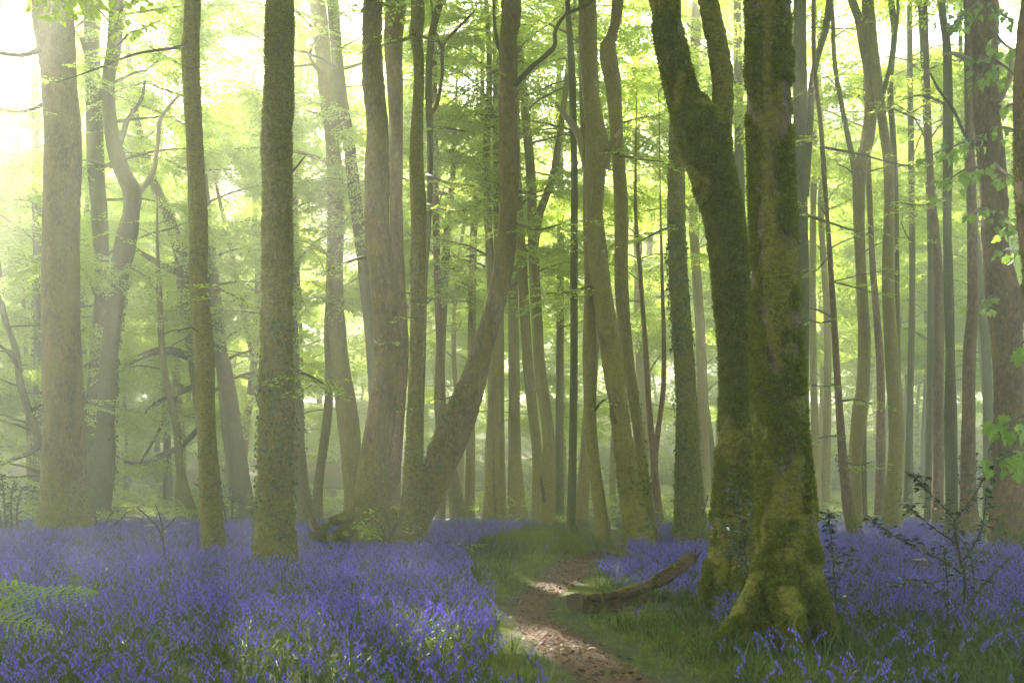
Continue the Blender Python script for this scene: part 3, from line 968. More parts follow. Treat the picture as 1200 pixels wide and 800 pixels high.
tree('T6', 'tree leaning right from its foot and then curving up straight at the picture\'s middle', 20.0,
     [(0, 587, 612), (50, 584, 607), (100, 583, 608), (150, 583, 608), (200, 583, 610), (240, 584, 607), (290, 581, 605), (340, 572, 597), (380, 560, 587), (410, 549, 579), (450, 535, 570), (500, 512, 556), (550, 494, 535), (585, 484, 518), (610, 478, 506), (630, 474, 500)],
     'brown', H=18, crown_z=HI + 1.5, ncr=9, spread=3, knots=[(597, 205, 8, .4), (594, 120, 7, .4), (575, 360, 7, .4)], q=3, moss_amp=.028, flare=.08)
tree('T20', 'pale greenish trunk with a knot, left of the ivy-clad one', 20.0,
     [(0, 677, 699), (60, 678, 701), (125, 684, 705), (165, 685, 714), (200, 685, 711), (250, 684.5, 708), (290, 687, 712), (330, 691, 717), (413, 703, 730), (495, 715, 740), (540, 720, 748), (577, 724, 755), (620, 730, 764)],
     'pale', H=19, crown_z=10, ncr=9, spread=3, knots=[(711, 389, 9, .55), (700, 250, 6, .35)], q=3, moss_amp=.022, flare=.3)
tree('T21', 'slimmer pale trunk leaning against the knotted one, joining it near the ground', 21.0,
     [(0, 717, 731), (40, 711, 724), (60, 702, 722), (100, 709, 728), (165, 715, 731), (250, 720, 736), (330, 720, 736), (413, 728, 742), (495, 740, 753), (540, 746, 758), (600, 754, 768), (628, 757, 772)],
     'pale', H=19, crown_z=10, ncr=8, spread=3, q=2)
tree('T22', 'straight sandy-yellow trunk where the path bends out of sight', 20.3,
     [(200, 683, 691), (250, 683, 693), (330, 684.5, 697), (413, 683, 699), (495, 685, 699), (540, 689, 703), (577, 693, 708), (640, 698.5, 717)],
     'pale', H=9.0, q=2, flare=.2)
tree('T23', 'upright trunk clothed in ivy and moss, right of the two pale ones', 20.5,
     [(0, 783, 799), (125, 784, 801), (165, 783, 802), (250, 781, 804), (330, 783, 808), (413, 788, 814), (495, 791, 819), (577, 790, 824), (628, 789, 830)],
     'mossy', H=18, crown_z=10.5, ncr=8, spread=3, q=3, moss_amp=.03, flare=.3)
tree('T34', 'big reddish trunk near the right edge, hung with broad maple leaves', 18.6,
     [(0, 1137, 1170), (60, 1139, 1170), (125, 1141, 1172), (200, 1146, 1179), (250, 1150, 1181), (300, 1152, 1184), (350, 1156, 1197), (413, 1163, 1199), (495, 1164, 1201), (577, 1162, 1203), (630, 1158, 1207)],
     'russet', H=19, name='maple_tree', crown_z=9, ncr=8, spread=3, knots=[(1160, 130, 10, .4), (1172, 240, 9, .4)], q=3, moss_amp=.022, flare=.3,
     forks=[[(250, 1225, 1262), (320, 1205, 1245), (345, 1188, 1222), (370, 1172, 1207)]])
tree('T35', 'rough brown trunk cut off by the right edge, moss on its upper side', 12.0,
     [(0, 1197, 1252), (60, 1191, 1248), (120, 1188, 1246), (200, 1190, 1250), (300, 1197, 1262), (400, 1208, 1276), (550, 1220, 1295), (690, 1225, 1310)],
     'russet', H=16, crown_z=8.5, ncr=20, spread=6, q=3, crkw=dict(up=(.35, .9), clear=True), moss_amp=.022)
tree('T32', 'slender straight trunk, left one of the two beside the big reddish trunk', 22.0,
     [(0, 1099, 1107), (60, 1105, 1114.5), (165, 1105, 1117), (250, 1105, 1115), (330, 1106, 1117), (413, 1108, 1119), (495, 1107, 1121), (600, 1108, 1123), (625, 1106, 1125)],
     'green', H=17, crown_z=10, ncr=6, spread=2.6, q=2)
tree('T33', 'brown trunk with an ivied foot, right one of the two beside the big reddish trunk', 21.5,
     [(0, 1129, 1139), (100, 1130, 1140), (330, 1134, 1146), (413, 1129, 1143), (495, 1127, 1143), (577, 1126, 1144), (625, 1124, 1150)],
     'russet', H=18, crown_z=10, ncr=6, spread=2.6, q=2)
tree('T28', 'mist-softened wavy trunk that forks in two at the top, right of the widest trunk', 24.5,
     [(30, 1003, 1024), (60, 1008, 1027), (82, 1012, 1028), (125, 1014, 1028), (165, 1009, 1024), (200, 1000, 1016), (250, 1000, 1013), (330, 1003, 1016), (413, 1006, 1020), (495, 998, 1015), (540, 995, 1009), (600, 998, 1011), (625, 999, 1014)],
     'pale', H=18, q=2, ext=False, crown_z=9.5, ncr=6, spread=2.8,
     forks=[[(-30, 990, 998), (0, 994, 1003), (25, 1002, 1012), (60, 1008, 1024)], [(-30, 1010, 1020), (0, 1012, 1023), (30, 1014, 1026), (70, 1011, 1027)]])
tree('T29', 'pale trunk with a bulging bend low down, next right of the forked wavy one', 24.0,
     [(0, 1015, 1024), (62, 1020, 1030), (144, 1029, 1040), (206, 1036, 1048), (330, 1034, 1048), (413, 1037, 1053), (495, 1042, 1059), (540, 1041, 1058), (577, 1038, 1056), (628, 1034, 1056)],
     'pale', H=17, crown_z=10, ncr=6, spread=2.6, q=2)
tree('T27', 'thin reddish stem with knees, its foot ivied, close right of the widest trunk', 22.0,
     [(0, 951, 956), (82, 952, 957), (144, 959, 964), (206, 963, 969), (256, 967, 972), (330, 971, 978), (454, 978, 986), (557, 984, 995), (600, 988, 1003), (632, 993, 1012)],
     'russet', H=14, crown_z=3.4, ncr=8, spread=1.6, q=1, crkw=dict(key='bright', sp_per_m=3.0, sc=(.6, 1.0)))
tree('T26', 'grey-green trunk half hidden behind the widest trunk\'s right side', 23.0,
     [(0, 930, 945), (125, 930, 946), (200, 931, 945), (300, 934, 948), (480, 934, 948), (620, 932, 950)],
     'green', H=18, crown_z=9.5, ncr=7, spread=3, q=1,
     forks=[[(0, 968, 975), (33, 964, 972), (83, 950, 958), (165, 941, 952), (230, 936, 948)]])
tree('T19', 'dark slender pole of a trunk where the path vanishes', 21.5,
     [(80, 666, 674), (206, 669, 677), (330, 668, 677), (433, 668, 677), (536, 666, 676), (635, 663, 674)],
     'green', H=13, crown_z=8, ncr=6, spread=2.2, q=1)
# ---- mistier trees, traced
def far(key, label, Y, prof, mat='pale', H=None, cz=5, ncr=15, spread=3.8, q=1, name='beech_tree', **k):
    H = H or random.uniform(17, 21)
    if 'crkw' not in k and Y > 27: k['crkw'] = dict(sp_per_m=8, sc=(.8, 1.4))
    return tree(key, label, Y, prof, mat, H=H, crown_z=cz, ncr=ncr, spread=spread, q=q, name=name, **k)
def band(y0, x0, w0, *rest):
    """(y, xc, w) triples -> profile"""
    v = (y0, x0, w0) + rest
    return [(v[i], v[i + 1] - v[i + 2] / 2, v[i + 1] + v[i + 2] / 2) for i in range(0, len(v), 3)]

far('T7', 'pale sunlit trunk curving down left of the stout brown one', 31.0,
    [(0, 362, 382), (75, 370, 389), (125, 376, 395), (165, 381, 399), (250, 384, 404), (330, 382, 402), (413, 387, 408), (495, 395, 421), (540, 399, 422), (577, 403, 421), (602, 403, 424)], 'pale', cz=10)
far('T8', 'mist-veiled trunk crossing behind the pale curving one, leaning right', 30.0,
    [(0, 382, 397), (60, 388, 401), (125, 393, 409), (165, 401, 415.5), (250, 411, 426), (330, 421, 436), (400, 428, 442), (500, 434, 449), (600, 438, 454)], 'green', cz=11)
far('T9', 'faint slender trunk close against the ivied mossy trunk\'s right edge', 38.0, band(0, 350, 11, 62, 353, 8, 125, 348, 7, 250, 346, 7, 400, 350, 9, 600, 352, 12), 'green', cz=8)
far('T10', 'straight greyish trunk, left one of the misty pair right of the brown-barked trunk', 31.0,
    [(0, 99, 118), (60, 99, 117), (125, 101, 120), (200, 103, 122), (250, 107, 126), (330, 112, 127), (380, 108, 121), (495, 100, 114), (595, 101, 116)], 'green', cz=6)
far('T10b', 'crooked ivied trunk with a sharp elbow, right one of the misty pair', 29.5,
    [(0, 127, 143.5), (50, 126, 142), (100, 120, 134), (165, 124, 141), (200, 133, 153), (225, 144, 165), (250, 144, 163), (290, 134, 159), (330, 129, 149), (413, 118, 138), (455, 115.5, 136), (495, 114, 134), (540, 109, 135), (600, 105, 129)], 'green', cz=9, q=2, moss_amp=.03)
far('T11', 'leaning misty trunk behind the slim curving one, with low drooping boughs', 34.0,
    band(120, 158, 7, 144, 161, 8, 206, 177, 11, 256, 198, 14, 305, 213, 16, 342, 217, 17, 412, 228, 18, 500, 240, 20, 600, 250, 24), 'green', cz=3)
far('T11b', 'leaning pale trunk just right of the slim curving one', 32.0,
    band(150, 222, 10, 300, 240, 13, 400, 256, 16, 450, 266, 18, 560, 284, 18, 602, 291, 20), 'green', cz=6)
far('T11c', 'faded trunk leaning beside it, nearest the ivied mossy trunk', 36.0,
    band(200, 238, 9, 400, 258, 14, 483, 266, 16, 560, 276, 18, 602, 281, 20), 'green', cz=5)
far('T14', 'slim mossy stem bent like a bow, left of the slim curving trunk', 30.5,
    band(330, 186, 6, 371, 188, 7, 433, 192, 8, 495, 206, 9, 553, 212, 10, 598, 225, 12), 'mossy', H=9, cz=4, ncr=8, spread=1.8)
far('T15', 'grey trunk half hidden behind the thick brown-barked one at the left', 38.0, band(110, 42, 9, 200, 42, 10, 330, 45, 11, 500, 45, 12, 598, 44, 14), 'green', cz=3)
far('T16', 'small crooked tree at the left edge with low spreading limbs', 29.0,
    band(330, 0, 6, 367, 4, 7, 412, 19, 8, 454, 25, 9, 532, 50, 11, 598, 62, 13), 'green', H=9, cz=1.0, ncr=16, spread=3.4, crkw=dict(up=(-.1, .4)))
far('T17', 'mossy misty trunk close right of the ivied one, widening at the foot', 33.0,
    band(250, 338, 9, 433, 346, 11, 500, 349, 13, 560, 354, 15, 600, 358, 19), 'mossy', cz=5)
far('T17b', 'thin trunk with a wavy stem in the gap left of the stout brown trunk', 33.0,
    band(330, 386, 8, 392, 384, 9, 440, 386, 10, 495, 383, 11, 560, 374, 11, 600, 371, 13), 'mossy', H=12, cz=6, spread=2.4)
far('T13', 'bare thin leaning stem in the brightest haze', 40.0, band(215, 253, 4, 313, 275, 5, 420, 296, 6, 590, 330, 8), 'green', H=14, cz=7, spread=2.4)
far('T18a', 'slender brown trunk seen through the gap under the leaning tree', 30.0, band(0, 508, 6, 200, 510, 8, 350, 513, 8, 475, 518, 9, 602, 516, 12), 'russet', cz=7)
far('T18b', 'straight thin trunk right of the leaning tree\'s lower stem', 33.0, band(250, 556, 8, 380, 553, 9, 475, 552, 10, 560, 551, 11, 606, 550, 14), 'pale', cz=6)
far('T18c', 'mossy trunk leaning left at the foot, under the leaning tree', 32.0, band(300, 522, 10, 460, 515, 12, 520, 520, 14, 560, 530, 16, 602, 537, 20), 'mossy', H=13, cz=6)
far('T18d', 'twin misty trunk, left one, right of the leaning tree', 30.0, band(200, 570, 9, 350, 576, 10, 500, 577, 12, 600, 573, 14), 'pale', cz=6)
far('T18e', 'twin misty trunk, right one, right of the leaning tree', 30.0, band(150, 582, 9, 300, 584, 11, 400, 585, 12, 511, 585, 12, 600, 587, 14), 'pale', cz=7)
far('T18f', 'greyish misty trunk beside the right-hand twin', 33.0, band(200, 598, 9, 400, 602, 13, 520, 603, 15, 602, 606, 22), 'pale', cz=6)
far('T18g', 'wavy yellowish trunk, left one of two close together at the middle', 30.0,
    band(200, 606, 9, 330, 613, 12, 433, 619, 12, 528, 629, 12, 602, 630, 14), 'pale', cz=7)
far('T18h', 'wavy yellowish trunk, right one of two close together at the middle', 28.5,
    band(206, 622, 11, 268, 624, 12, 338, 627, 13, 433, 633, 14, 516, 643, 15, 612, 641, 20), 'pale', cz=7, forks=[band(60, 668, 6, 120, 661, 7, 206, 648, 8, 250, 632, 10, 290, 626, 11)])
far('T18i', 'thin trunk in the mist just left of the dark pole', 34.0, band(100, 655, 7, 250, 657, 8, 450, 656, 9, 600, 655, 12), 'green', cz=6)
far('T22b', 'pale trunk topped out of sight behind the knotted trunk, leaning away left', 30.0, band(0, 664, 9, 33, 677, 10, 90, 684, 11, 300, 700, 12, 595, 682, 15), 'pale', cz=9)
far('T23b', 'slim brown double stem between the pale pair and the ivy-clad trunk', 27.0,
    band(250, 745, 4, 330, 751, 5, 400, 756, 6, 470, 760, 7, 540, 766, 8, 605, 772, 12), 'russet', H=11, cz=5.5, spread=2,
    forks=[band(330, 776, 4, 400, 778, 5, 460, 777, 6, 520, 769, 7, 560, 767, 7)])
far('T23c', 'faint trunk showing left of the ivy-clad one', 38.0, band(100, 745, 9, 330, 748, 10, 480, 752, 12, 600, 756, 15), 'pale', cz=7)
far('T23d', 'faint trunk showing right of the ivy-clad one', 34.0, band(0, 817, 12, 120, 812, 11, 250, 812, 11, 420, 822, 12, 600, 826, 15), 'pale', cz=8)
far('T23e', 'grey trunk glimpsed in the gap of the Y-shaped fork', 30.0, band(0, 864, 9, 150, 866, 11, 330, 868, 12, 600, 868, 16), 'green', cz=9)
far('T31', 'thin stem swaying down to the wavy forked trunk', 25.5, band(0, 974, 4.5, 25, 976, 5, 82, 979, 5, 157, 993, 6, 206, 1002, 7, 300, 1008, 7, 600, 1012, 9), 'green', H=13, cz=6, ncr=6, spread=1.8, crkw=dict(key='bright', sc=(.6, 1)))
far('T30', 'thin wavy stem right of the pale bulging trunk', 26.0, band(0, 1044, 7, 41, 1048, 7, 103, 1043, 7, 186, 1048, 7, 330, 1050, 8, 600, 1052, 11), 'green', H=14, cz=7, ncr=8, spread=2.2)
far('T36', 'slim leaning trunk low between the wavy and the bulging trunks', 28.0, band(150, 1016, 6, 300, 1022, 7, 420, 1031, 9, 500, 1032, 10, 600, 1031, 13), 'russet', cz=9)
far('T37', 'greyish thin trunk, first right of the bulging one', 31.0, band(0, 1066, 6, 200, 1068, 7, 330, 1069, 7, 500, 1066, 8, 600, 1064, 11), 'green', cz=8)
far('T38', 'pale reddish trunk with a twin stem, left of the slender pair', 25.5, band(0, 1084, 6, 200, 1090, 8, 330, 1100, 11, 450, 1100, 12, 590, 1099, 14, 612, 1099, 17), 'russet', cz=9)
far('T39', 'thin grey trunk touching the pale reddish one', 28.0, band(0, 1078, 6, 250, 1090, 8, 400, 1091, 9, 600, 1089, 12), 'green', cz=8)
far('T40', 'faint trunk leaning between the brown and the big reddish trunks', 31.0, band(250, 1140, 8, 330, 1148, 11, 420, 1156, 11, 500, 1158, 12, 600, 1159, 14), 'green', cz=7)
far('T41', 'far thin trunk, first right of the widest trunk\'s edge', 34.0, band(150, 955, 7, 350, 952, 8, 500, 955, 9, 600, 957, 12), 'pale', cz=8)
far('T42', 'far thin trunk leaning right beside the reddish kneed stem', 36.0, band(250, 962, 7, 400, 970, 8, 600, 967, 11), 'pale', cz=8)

# ---- trees lost in the mist: nothing tells them apart
MIST = [('faint trunk deep in the bright mist at the left of the wood', 'far trunks in the left-hand mist'),
        ('faint trunk deep in the mist in the middle of the wood', 'far trunks in the central mist'),
        ('faint thin trunk deep in the grey mist at the right of the wood', 'far trunks in the right-hand mist')]
def mist_tree(X, Y, zone, k):
    rr = random.Random(1000 + k)
    w = rr.uniform(.10, .26) * (1.0 if zone < 2 else .8)
    H = rr.uniform(16, 21.5)
    n = 7
    lean = rr.gauss(0, .05)
    zg = float(gz(X, Y)[0])
    pts = [np.array([X, Y, zg - .2])]
    x, y = X, Y
    a, b_, c_ = rr.uniform(0, 6), rr.uniform(.15, .5), rr.uniform(.4, 1.1)
    for i in range(1, n + 1):
        t = i / n
        pts.append(np.array([X + lean * H * t + b_ * math.sin(a + c_ * i), Y + rr.gauss(0, .15), zg + H * t]))
    pts[0][0] = pts[1][0] - lean * 2
    rad = np.array([w * (1.25 if i == 0 else 1 - .8 * i / n) for i in range(n + 1)])
    org = np.array([pts[0][0], Y, zg])
    root = thing('beech_tree', MIST[zone][0], 'tree', org, MIST[zone][1])
    pts = np.array(pts)
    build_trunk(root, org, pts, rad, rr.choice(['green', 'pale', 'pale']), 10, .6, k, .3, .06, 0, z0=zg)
    cc = np.vstack([pts[i] + (pts[i + 1] - pts[i]) * t for i in range(n) for t in (0, .33, .66)] + [pts[-1]])
    rc = np.concatenate([[rad[i]] * 3 for i in range(n)] + [[rad[-1]]])
    zlo = {0: rr.uniform(1.5, 4), 1: rr.uniform(3, 6), 2: rr.uniform(4.5, 8)}[zone]
    crown(root, org, cc, rc, zg + zlo, zg + H, 22, rr.uniform(3.2, 4.6), k, sp_per_m=9, sc=(.9, 1.7))

k = 0
taken = []
for zone, (x0, x1), cnt in ((0, (-190, 420), 40), (1, (420, 860), 26), (2, (860, 1240), 34)):
    made = 0; tries = 0
    while made < cnt and tries < 800:
        tries += 1
        Y = 38 + 48 * random.random() ** .9
        px = random.uniform(x0, x1)
        X = (px - 600) / FPX * Y
        if any((X - a) ** 2 + (Y - b) ** 2 < 2.6 for a, b in taken): continue
        taken.append((X, Y)); mist_tree(X, Y, zone, k); k += 1; made += 1

# unseen beeches added round the viewpoint so their crowns shade the foreground
for k, (X, Y, w) in enumerate([(-8.5, 7.5, .3), (-6, -2, .35), (0.8, -5.5, .32), (6.5, 1.5, .3), (7.5, -8, .35), (-4.5, -11, .3), (-13, 1, .35), (13, 6, .35)]):
    rr = random.Random(400 + k)
    pts = np.array([[X + rr.gauss(0, .25) * i * .3, Y + rr.gauss(0, .25) * i * .3, -.2 + i * 2.3] for i in range(9)])
    rad = np.array([w * (1.25 if i == 0 else 1 - .09 * i) for i in range(9)])
    org = np.array([X, Y, 0.0])
    root = thing('beech_tree', 'unseen tall beech added outside the picture, its crown shading the foreground', 'tree', org, 'added shade beeches round the viewpoint')
    build_trunk(root, org, pts, rad, 'mossy', 24, .3, k, .5, .05, 0)
    crown(root, org, pts, rad, 6.5, 18, 36, 6.0, 900 + k, sp_per_m=7, sc=(1.0, 1.8), clear=True)

# the wood beyond, where single trees can no longer be told apart
def far_wood():
    pts, dirs, ss = [], [], []
    r = np.random.default_rng(5)
    n = 26000
    Y = 62 + 55 * r.random(n); X = (r.random(n) * 1.3 - .65) * Y
    Z = gz(X, Y) + 1 + 20.5 * r.random(n) ** 1.1
    keep = vnoise(np.stack([X, Y, Z * 1.6], 1) * .22, 31) > -.18
    X, Y, Z = X[keep], Y[keep], Z[keep]
    a = r.uniform(0, 2 * PI, len(X))
    d = np.stack([np.cos(a), np.sin(a), r.uniform(-.5, .1, len(X))], 1)
    rot = euler_from_dirs(d); rot[:, 0] += r.normal(0, .4, len(X))
    o = scatter('distant_foliage', 'spray', np.stack([X, Y, Z], 1), rot, r.uniform(1.6, 3.0, len(X)))
    tag(o, 'pale green mass of far foliage dissolving into the mist', kind='stuff')
far_wood()


# ------------------------------------------------------------------ traced boughs, ivy and moss of the trees
def R(key): return TREES[key]
def rl(tk, tr, Y1=None, **k):
    root, org, T, Y = TREES[tk]; return limb(root, org, tr, Y, Y1, **k)
def rv(tk, tr, Y1=None, **k):
    root, org, T, Y = TREES[tk]; return leafy(root, org, tr, Y, Y1, **k)

rl('T6', [(603, 100, 8), (607, 96, 7), (622, 80, 6), (640, 65, 6), (650, 53, 5.5), (651, 36, 5), (664, 17, 4), (690, 5, 3), (715, -20, 2.5)], 19.0, lab='bare crooked bough reaching right')
rl('T6', [(590, 66, 7), (584, 55, 5), (580, 30, 4), (578, -10, 3)], 20.4)
rl('T10b', [(160, 228, 8), (166, 222, 7), (180, 200, 6), (185, 165, 5), (187, 143, 5), (198, 125, 4), (212, 110, 3)], 28.5, mat='deadlimb', lab='pale dead forked limb')
rl('T10b', [(141, 168, 7), (150, 140, 5), (165, 118, 4), (170, 95, 3)], 30)
rl('T1', [(50, 54, 8), (42, 60, 6), (25, 65, 5), (0, 62, 4), (-20, 58, 3)], 22.5)
rl('T10', [(101, 60, 7), (95, 45, 5), (88, 38, 4)], 31)
rl('T20', [(704, 196, 20), (710, 180, 15), (717, 168, 9), (721, 162, 7)], 19.8, mat='pale')
rl('T20', [(716, 171, 8), (722, 162, 7), (727, 152, 3)], 19.7, mat='deadlimb', lab='short snapped reddish stub')
rl('T22', [(688, 205, 9), (684, 180, 9), (677, 156, 9), (668, 143, 8), (659, 131, 6), (651, 120, 2)], 20.0, mat='deadlimb', lab='splintered pale dead top')
rl('T34', [(1170, 118, 10), (1178, 104, 7), (1184, 88, 6), (1185, 66, 5), (1184, 58, 3)], 18.0, mat='deadlimb')
rl('T34', [(1142, 76, 9), (1130, 68, 7), (1118, 63, 5), (1104, 64, 2)], 18.2, mat='deadlimb', lab='jagged broken stub')
rl('T34', [(1147, 175, 6), (1132, 160, 4), (1118, 130, 3.5), (1100, 105, 3), (1090, 86, 2)], 18.2)
for tr, y1 in (([(226, 420, 11), (205, 412, 10), (186, 411, 9), (165, 418, 7), (144, 431, 5), (128, 452, 3)], 32), ([(229, 452, 8), (205, 462, 6), (181, 474, 5), (165, 488, 3)], 32),
               ([(234, 500, 8), (215, 520, 7), (190, 533, 6), (165, 544, 5), (140, 538, 3)], 32), ([(213, 452, 6), (198, 480, 5), (186, 505, 4), (165, 542, 3)], 31), ([(214, 318, 10), (200, 316, 8), (180, 305, 7), (165, 296, 5), (150, 283, 4)], 34)):
    rv('T11', tr, y1, key='spray', n=16, sc=(.8, 1.3), name='bough', lat=.9, droop=-.35)
rl('T16', [(22, 430, 7), (12, 415, 5), (0, 405, 4), (-15, 398, 3)], 28)
rv('T16', [(48, 520, 7), (35, 530, 6), (15, 538, 5), (-10, 548, 3)], 28, key='spray', n=10, name='bough', lat=.8)
rl('T18h', [(641, 600, 6), (636, 575, 4), (634, 560, 3)], 28)
rl('T29', [(1035, 110, 6), (1040, 90, 5), (1046, 60, 4.5), (1052, 20, 4), (1052, 0, 3.5)], 24)
rl('T5b', [(504, 135, 6), (512, 122, 4.5), (518, 90, 4), (519, 55, 4), (530, 40, 3.5), (545, 25, 3), (557, 11, 2)], 22.5, mat='russet', lab='thin reddish forked twig')
rl('T5b', [(519, 60, 4), (513, 45, 3), (508, 25, 2.5), (505, 0, 2)], 22.5)

rv('T2', [(229, 52, 5), (200, 57, 4), (165, 62, 3), (140, 70, 2.5), (110, 82, 2), (66, 97, 1.2)], 15.5, n=12, start=.45, sc=(.8, 1.15))
rv('T5', [(488, 40, 5), (470, 48, 3.5), (450, 53, 2.5), (432, 58, 2), (418, 64, 1.2)], 17.2, n=9, start=.15, sc=(.7, 1.0))
rv('T5', [(488, 42, 4), (500, 45, 3), (512, 49, 1.5)], 17.6, n=3, start=.3, sc=(.6, .9))
rv('T4', [(438, -6, 5), (448, 4, 3), (462, 9, 2), (476, 6, 1.2)], 17.2, n=6, start=.1, sc=(.7, 1.0))
rv('T4', [(438, -6, 5), (430, 6, 3), (422, 16, 1.5)], 17.2, n=4, start=.1, sc=(.7, 1.0))
rv('T5b', [(502, 240, 5), (515, 244, 3), (532, 247, 2), (550, 246, 1.2)], 21, n=9, start=.1, sc=(.9, 1.3))
rv('T5b', [(502, 150, 4), (520, 150, 3), (545, 154, 1.5)], 21.5, n=7, start=.3, sc=(.9, 1.3))
rv('T6', [(594, 96, 4), (592, 92, 2), (589, 88, 1)], 19.2, key='sprig', n=3, sc=(.8, 1.1))
rv('T5', [(490, 375, 3), (478, 372, 2), (466, 378, 1.2)], 17.9, key='sprig', n=6, start=.1, sc=(.9, 1.3))
rv('T5', [(490, 360, 3), (497, 358, 2), (507, 350, 1.2)], 18.2, key='sprig', n=3, start=.1, sc=(.9, 1.3))
rv('T4', [(462, 398, 3), (455, 400, 2), (446, 397, 1.2)], 18.5, key='sprig', n=6, start=.1, sc=(.9, 1.3))
rv('T4', [(452, 478, 3), (465, 476, 2), (476, 480, 1.2)], 18.3, key='sprig', n=3, start=.2, sc=(.8, 1.1))
rv('T6', [(540, 462, 4), (530, 465, 2.5), (514, 468, 1.2)], 19, key='sprig', n=6, start=.2, sc=(.9, 1.3))
rv('T2', [(243, 395, 3), (232, 388, 2), (222, 384, 2), (208, 388, 1)], 17.5, key='sprig', n=3, start=.4, sc=(.7, 1))
rv('T3', [(344, 200, 3), (352, 190, 2), (360, 180, 1)], 15.5, key='sprig', n=2, sc=(.7, 1))
rv('T23', [(812, 620, 4), (824, 600, 2), (830, 580, 1)], 20, key='sprig', n=2, sc=(.7, 1))
rv('T22', [(697, 480, 4), (704, 472, 2.5), (712, 466, 1.2)], 19.6, key='sprig', n=6, start=.2, sc=(.8, 1.2))
for tr in ([(956, 160, 3), (945, 167, 2.5), (935, 160, 1.5)], [(961, 172, 3.5), (1003, 180, 2.5), (1035, 188, 2), (1065, 195, 1.2)], [(972, 300, 3), (955, 318, 2), (938, 322, 1.2)], [(974, 330, 3), (995, 335, 2), (1030, 345, 1.2)],
           [(982, 450, 3), (960, 452, 2), (940, 446, 1.2)], [(984, 470, 3), (1005, 468, 2), (1022, 474, 1.2)], [(986, 510, 3), (965, 512, 2), (945, 520, 1.2)], [(979, 375, 3), (960, 378, 2), (942, 372, 1.2)], [(988, 540, 3), (1004, 545, 2), (1022, 541, 1.2)]):
    rv('T27', tr, 20.8, n=8, start=.15, sc=(.55, .9), name='leafy_twig', lat=.3)

for tk, tr, y1 in (('T1', [(52, 122, 5), (25, 131, 3), (-5, 128, 1.5)], 21.5), ('T20', [(703, 172, 5), (735, 184, 3), (778, 190, 1.5)], 18.2), ('T20', [(695, 335, 5), (668, 342, 3), (640, 344, 1.5)], 18.5),
                   ('T32', [(1108, 232, 4), (1085, 241, 3), (1056, 238, 1.5)], 20), ('T32', [(1108, 122, 4), (1082, 112, 3), (1054, 118, 1.5)], 20), ('T28', [(1020, 130, 5), (1045, 128, 3), (1078, 142, 1.5)], 22),
                   ('T26', [(940, 250, 5), (975, 262, 3), (1006, 272, 1.5)], 21), ('T6', [(606, 262, 4), (630, 269, 3), (660, 262, 1.5)], 18.5), ('T4', [(430, 300, 4), (402, 309, 3), (374, 322, 1.5)], 18.2),
                   ('T2', [(240, 330, 4), (262, 341, 3), (286, 352, 1.5)], 17.2), ('T3', [(340, 432, 4), (362, 440, 3), (384, 452, 1.5)], 15.6), ('T23', [(800, 262, 4), (775, 270, 3), (748, 284, 1.5)], 19), ('T5b', [(500, 205, 4), (525, 214, 3), (556, 218, 1.5)], 21),
                   ('T10', [(120, 300, 5), (145, 310, 3), (176, 326, 1.5)], 27), ('T10b', [(118, 420, 5), (95, 430, 3), (66, 446, 1.5)], 26)):
    rv(tk, tr, y1, n=13, start=.12, sc=(.8, 1.3), lat=.5, droop=-.2)

def ivy(key, n, zr, cond=None, size=1.0):
    root, org, T, Y = TREES[key]; add_ivy(T, root, org, n, zr, cond, size)
def moss(key, n, zr, cond=None):
    root, org, T, Y = TREES[key]; add_moss(T, root, org, n, zr, cond)
ivy('T3', 900, (.5, 3.6), lambda p, d: d[:, 1] < .3)
ivy('T10b', 1600, (0, 6.5), None, 1.3)
ivy('T23', 1800, (2.3, 6.2), lambda p, d: (d[:, 0] < .8), 1.1)
ivy('T23', 500, (0, 2.3), None, 1.0)
ivy('T5', 500, (0, 1.2)); ivy('T2', 160, (.3, 2.0))
ivy('T6', 700, (.2, 2.8), lambda p, d: d[:, 0] < .3)
ivy('T34', 1800, (0, 2.2), lambda p, d: d[:, 0] < .4, 1.1)
ivy('T33', 900, (0, 1.8)); ivy('T27', 700, (0, 1.8)); ivy('T21', 700, (.2, 3.0)); ivy('T20', 500, (0, 2.2), lambda p, d: d[:, 0] > -.2)
ivy('T15', 500, (0, 9), None, 1.5); ivy('T29', 300, (0, 1.2)); ivy('T17', 700, (0, 4), None, 1.3)
T25 = TREES['T25'][2]
def bare_streak(p, d):
    xc = np.interp(p[:, 2], T25.c[:, 2], T25.c[:, 0]); rr_ = np.interp(p[:, 2], T25.c[:, 2], T25.r)
    u = (p[:, 0] - xc) / rr_ + .35 + .25 * vnoise(p * np.array([4, 4, 2.]), 8)
    return ~((np.abs(u) < .28) & (p[:, 2] > 2.2) & (d[:, 1] < 0))
moss('T25', 34000, (0, 6), bare_streak); moss('T24', 26000, (0, 6.5)); moss('T3', 14000, (0, 8)); moss('T5', 5000, (0, 5)); moss('T4', 9000, (0, 1.9), lambda p, d: (d[:, 0] < .2) | (p[:, 2] < .8))
moss('T6', 8000, (0, 3), lambda p, d: d[:, 0] < .3); moss('T1', 6000, (0, 1.2)); moss('T20', 5000, (0, 2.5)); moss('T23', 6000, (0, 4)); moss('T35', 6000, (2, 7), lambda p, d: (d[:, 0] < .3))
root, org, T, Y = TREES['T25']
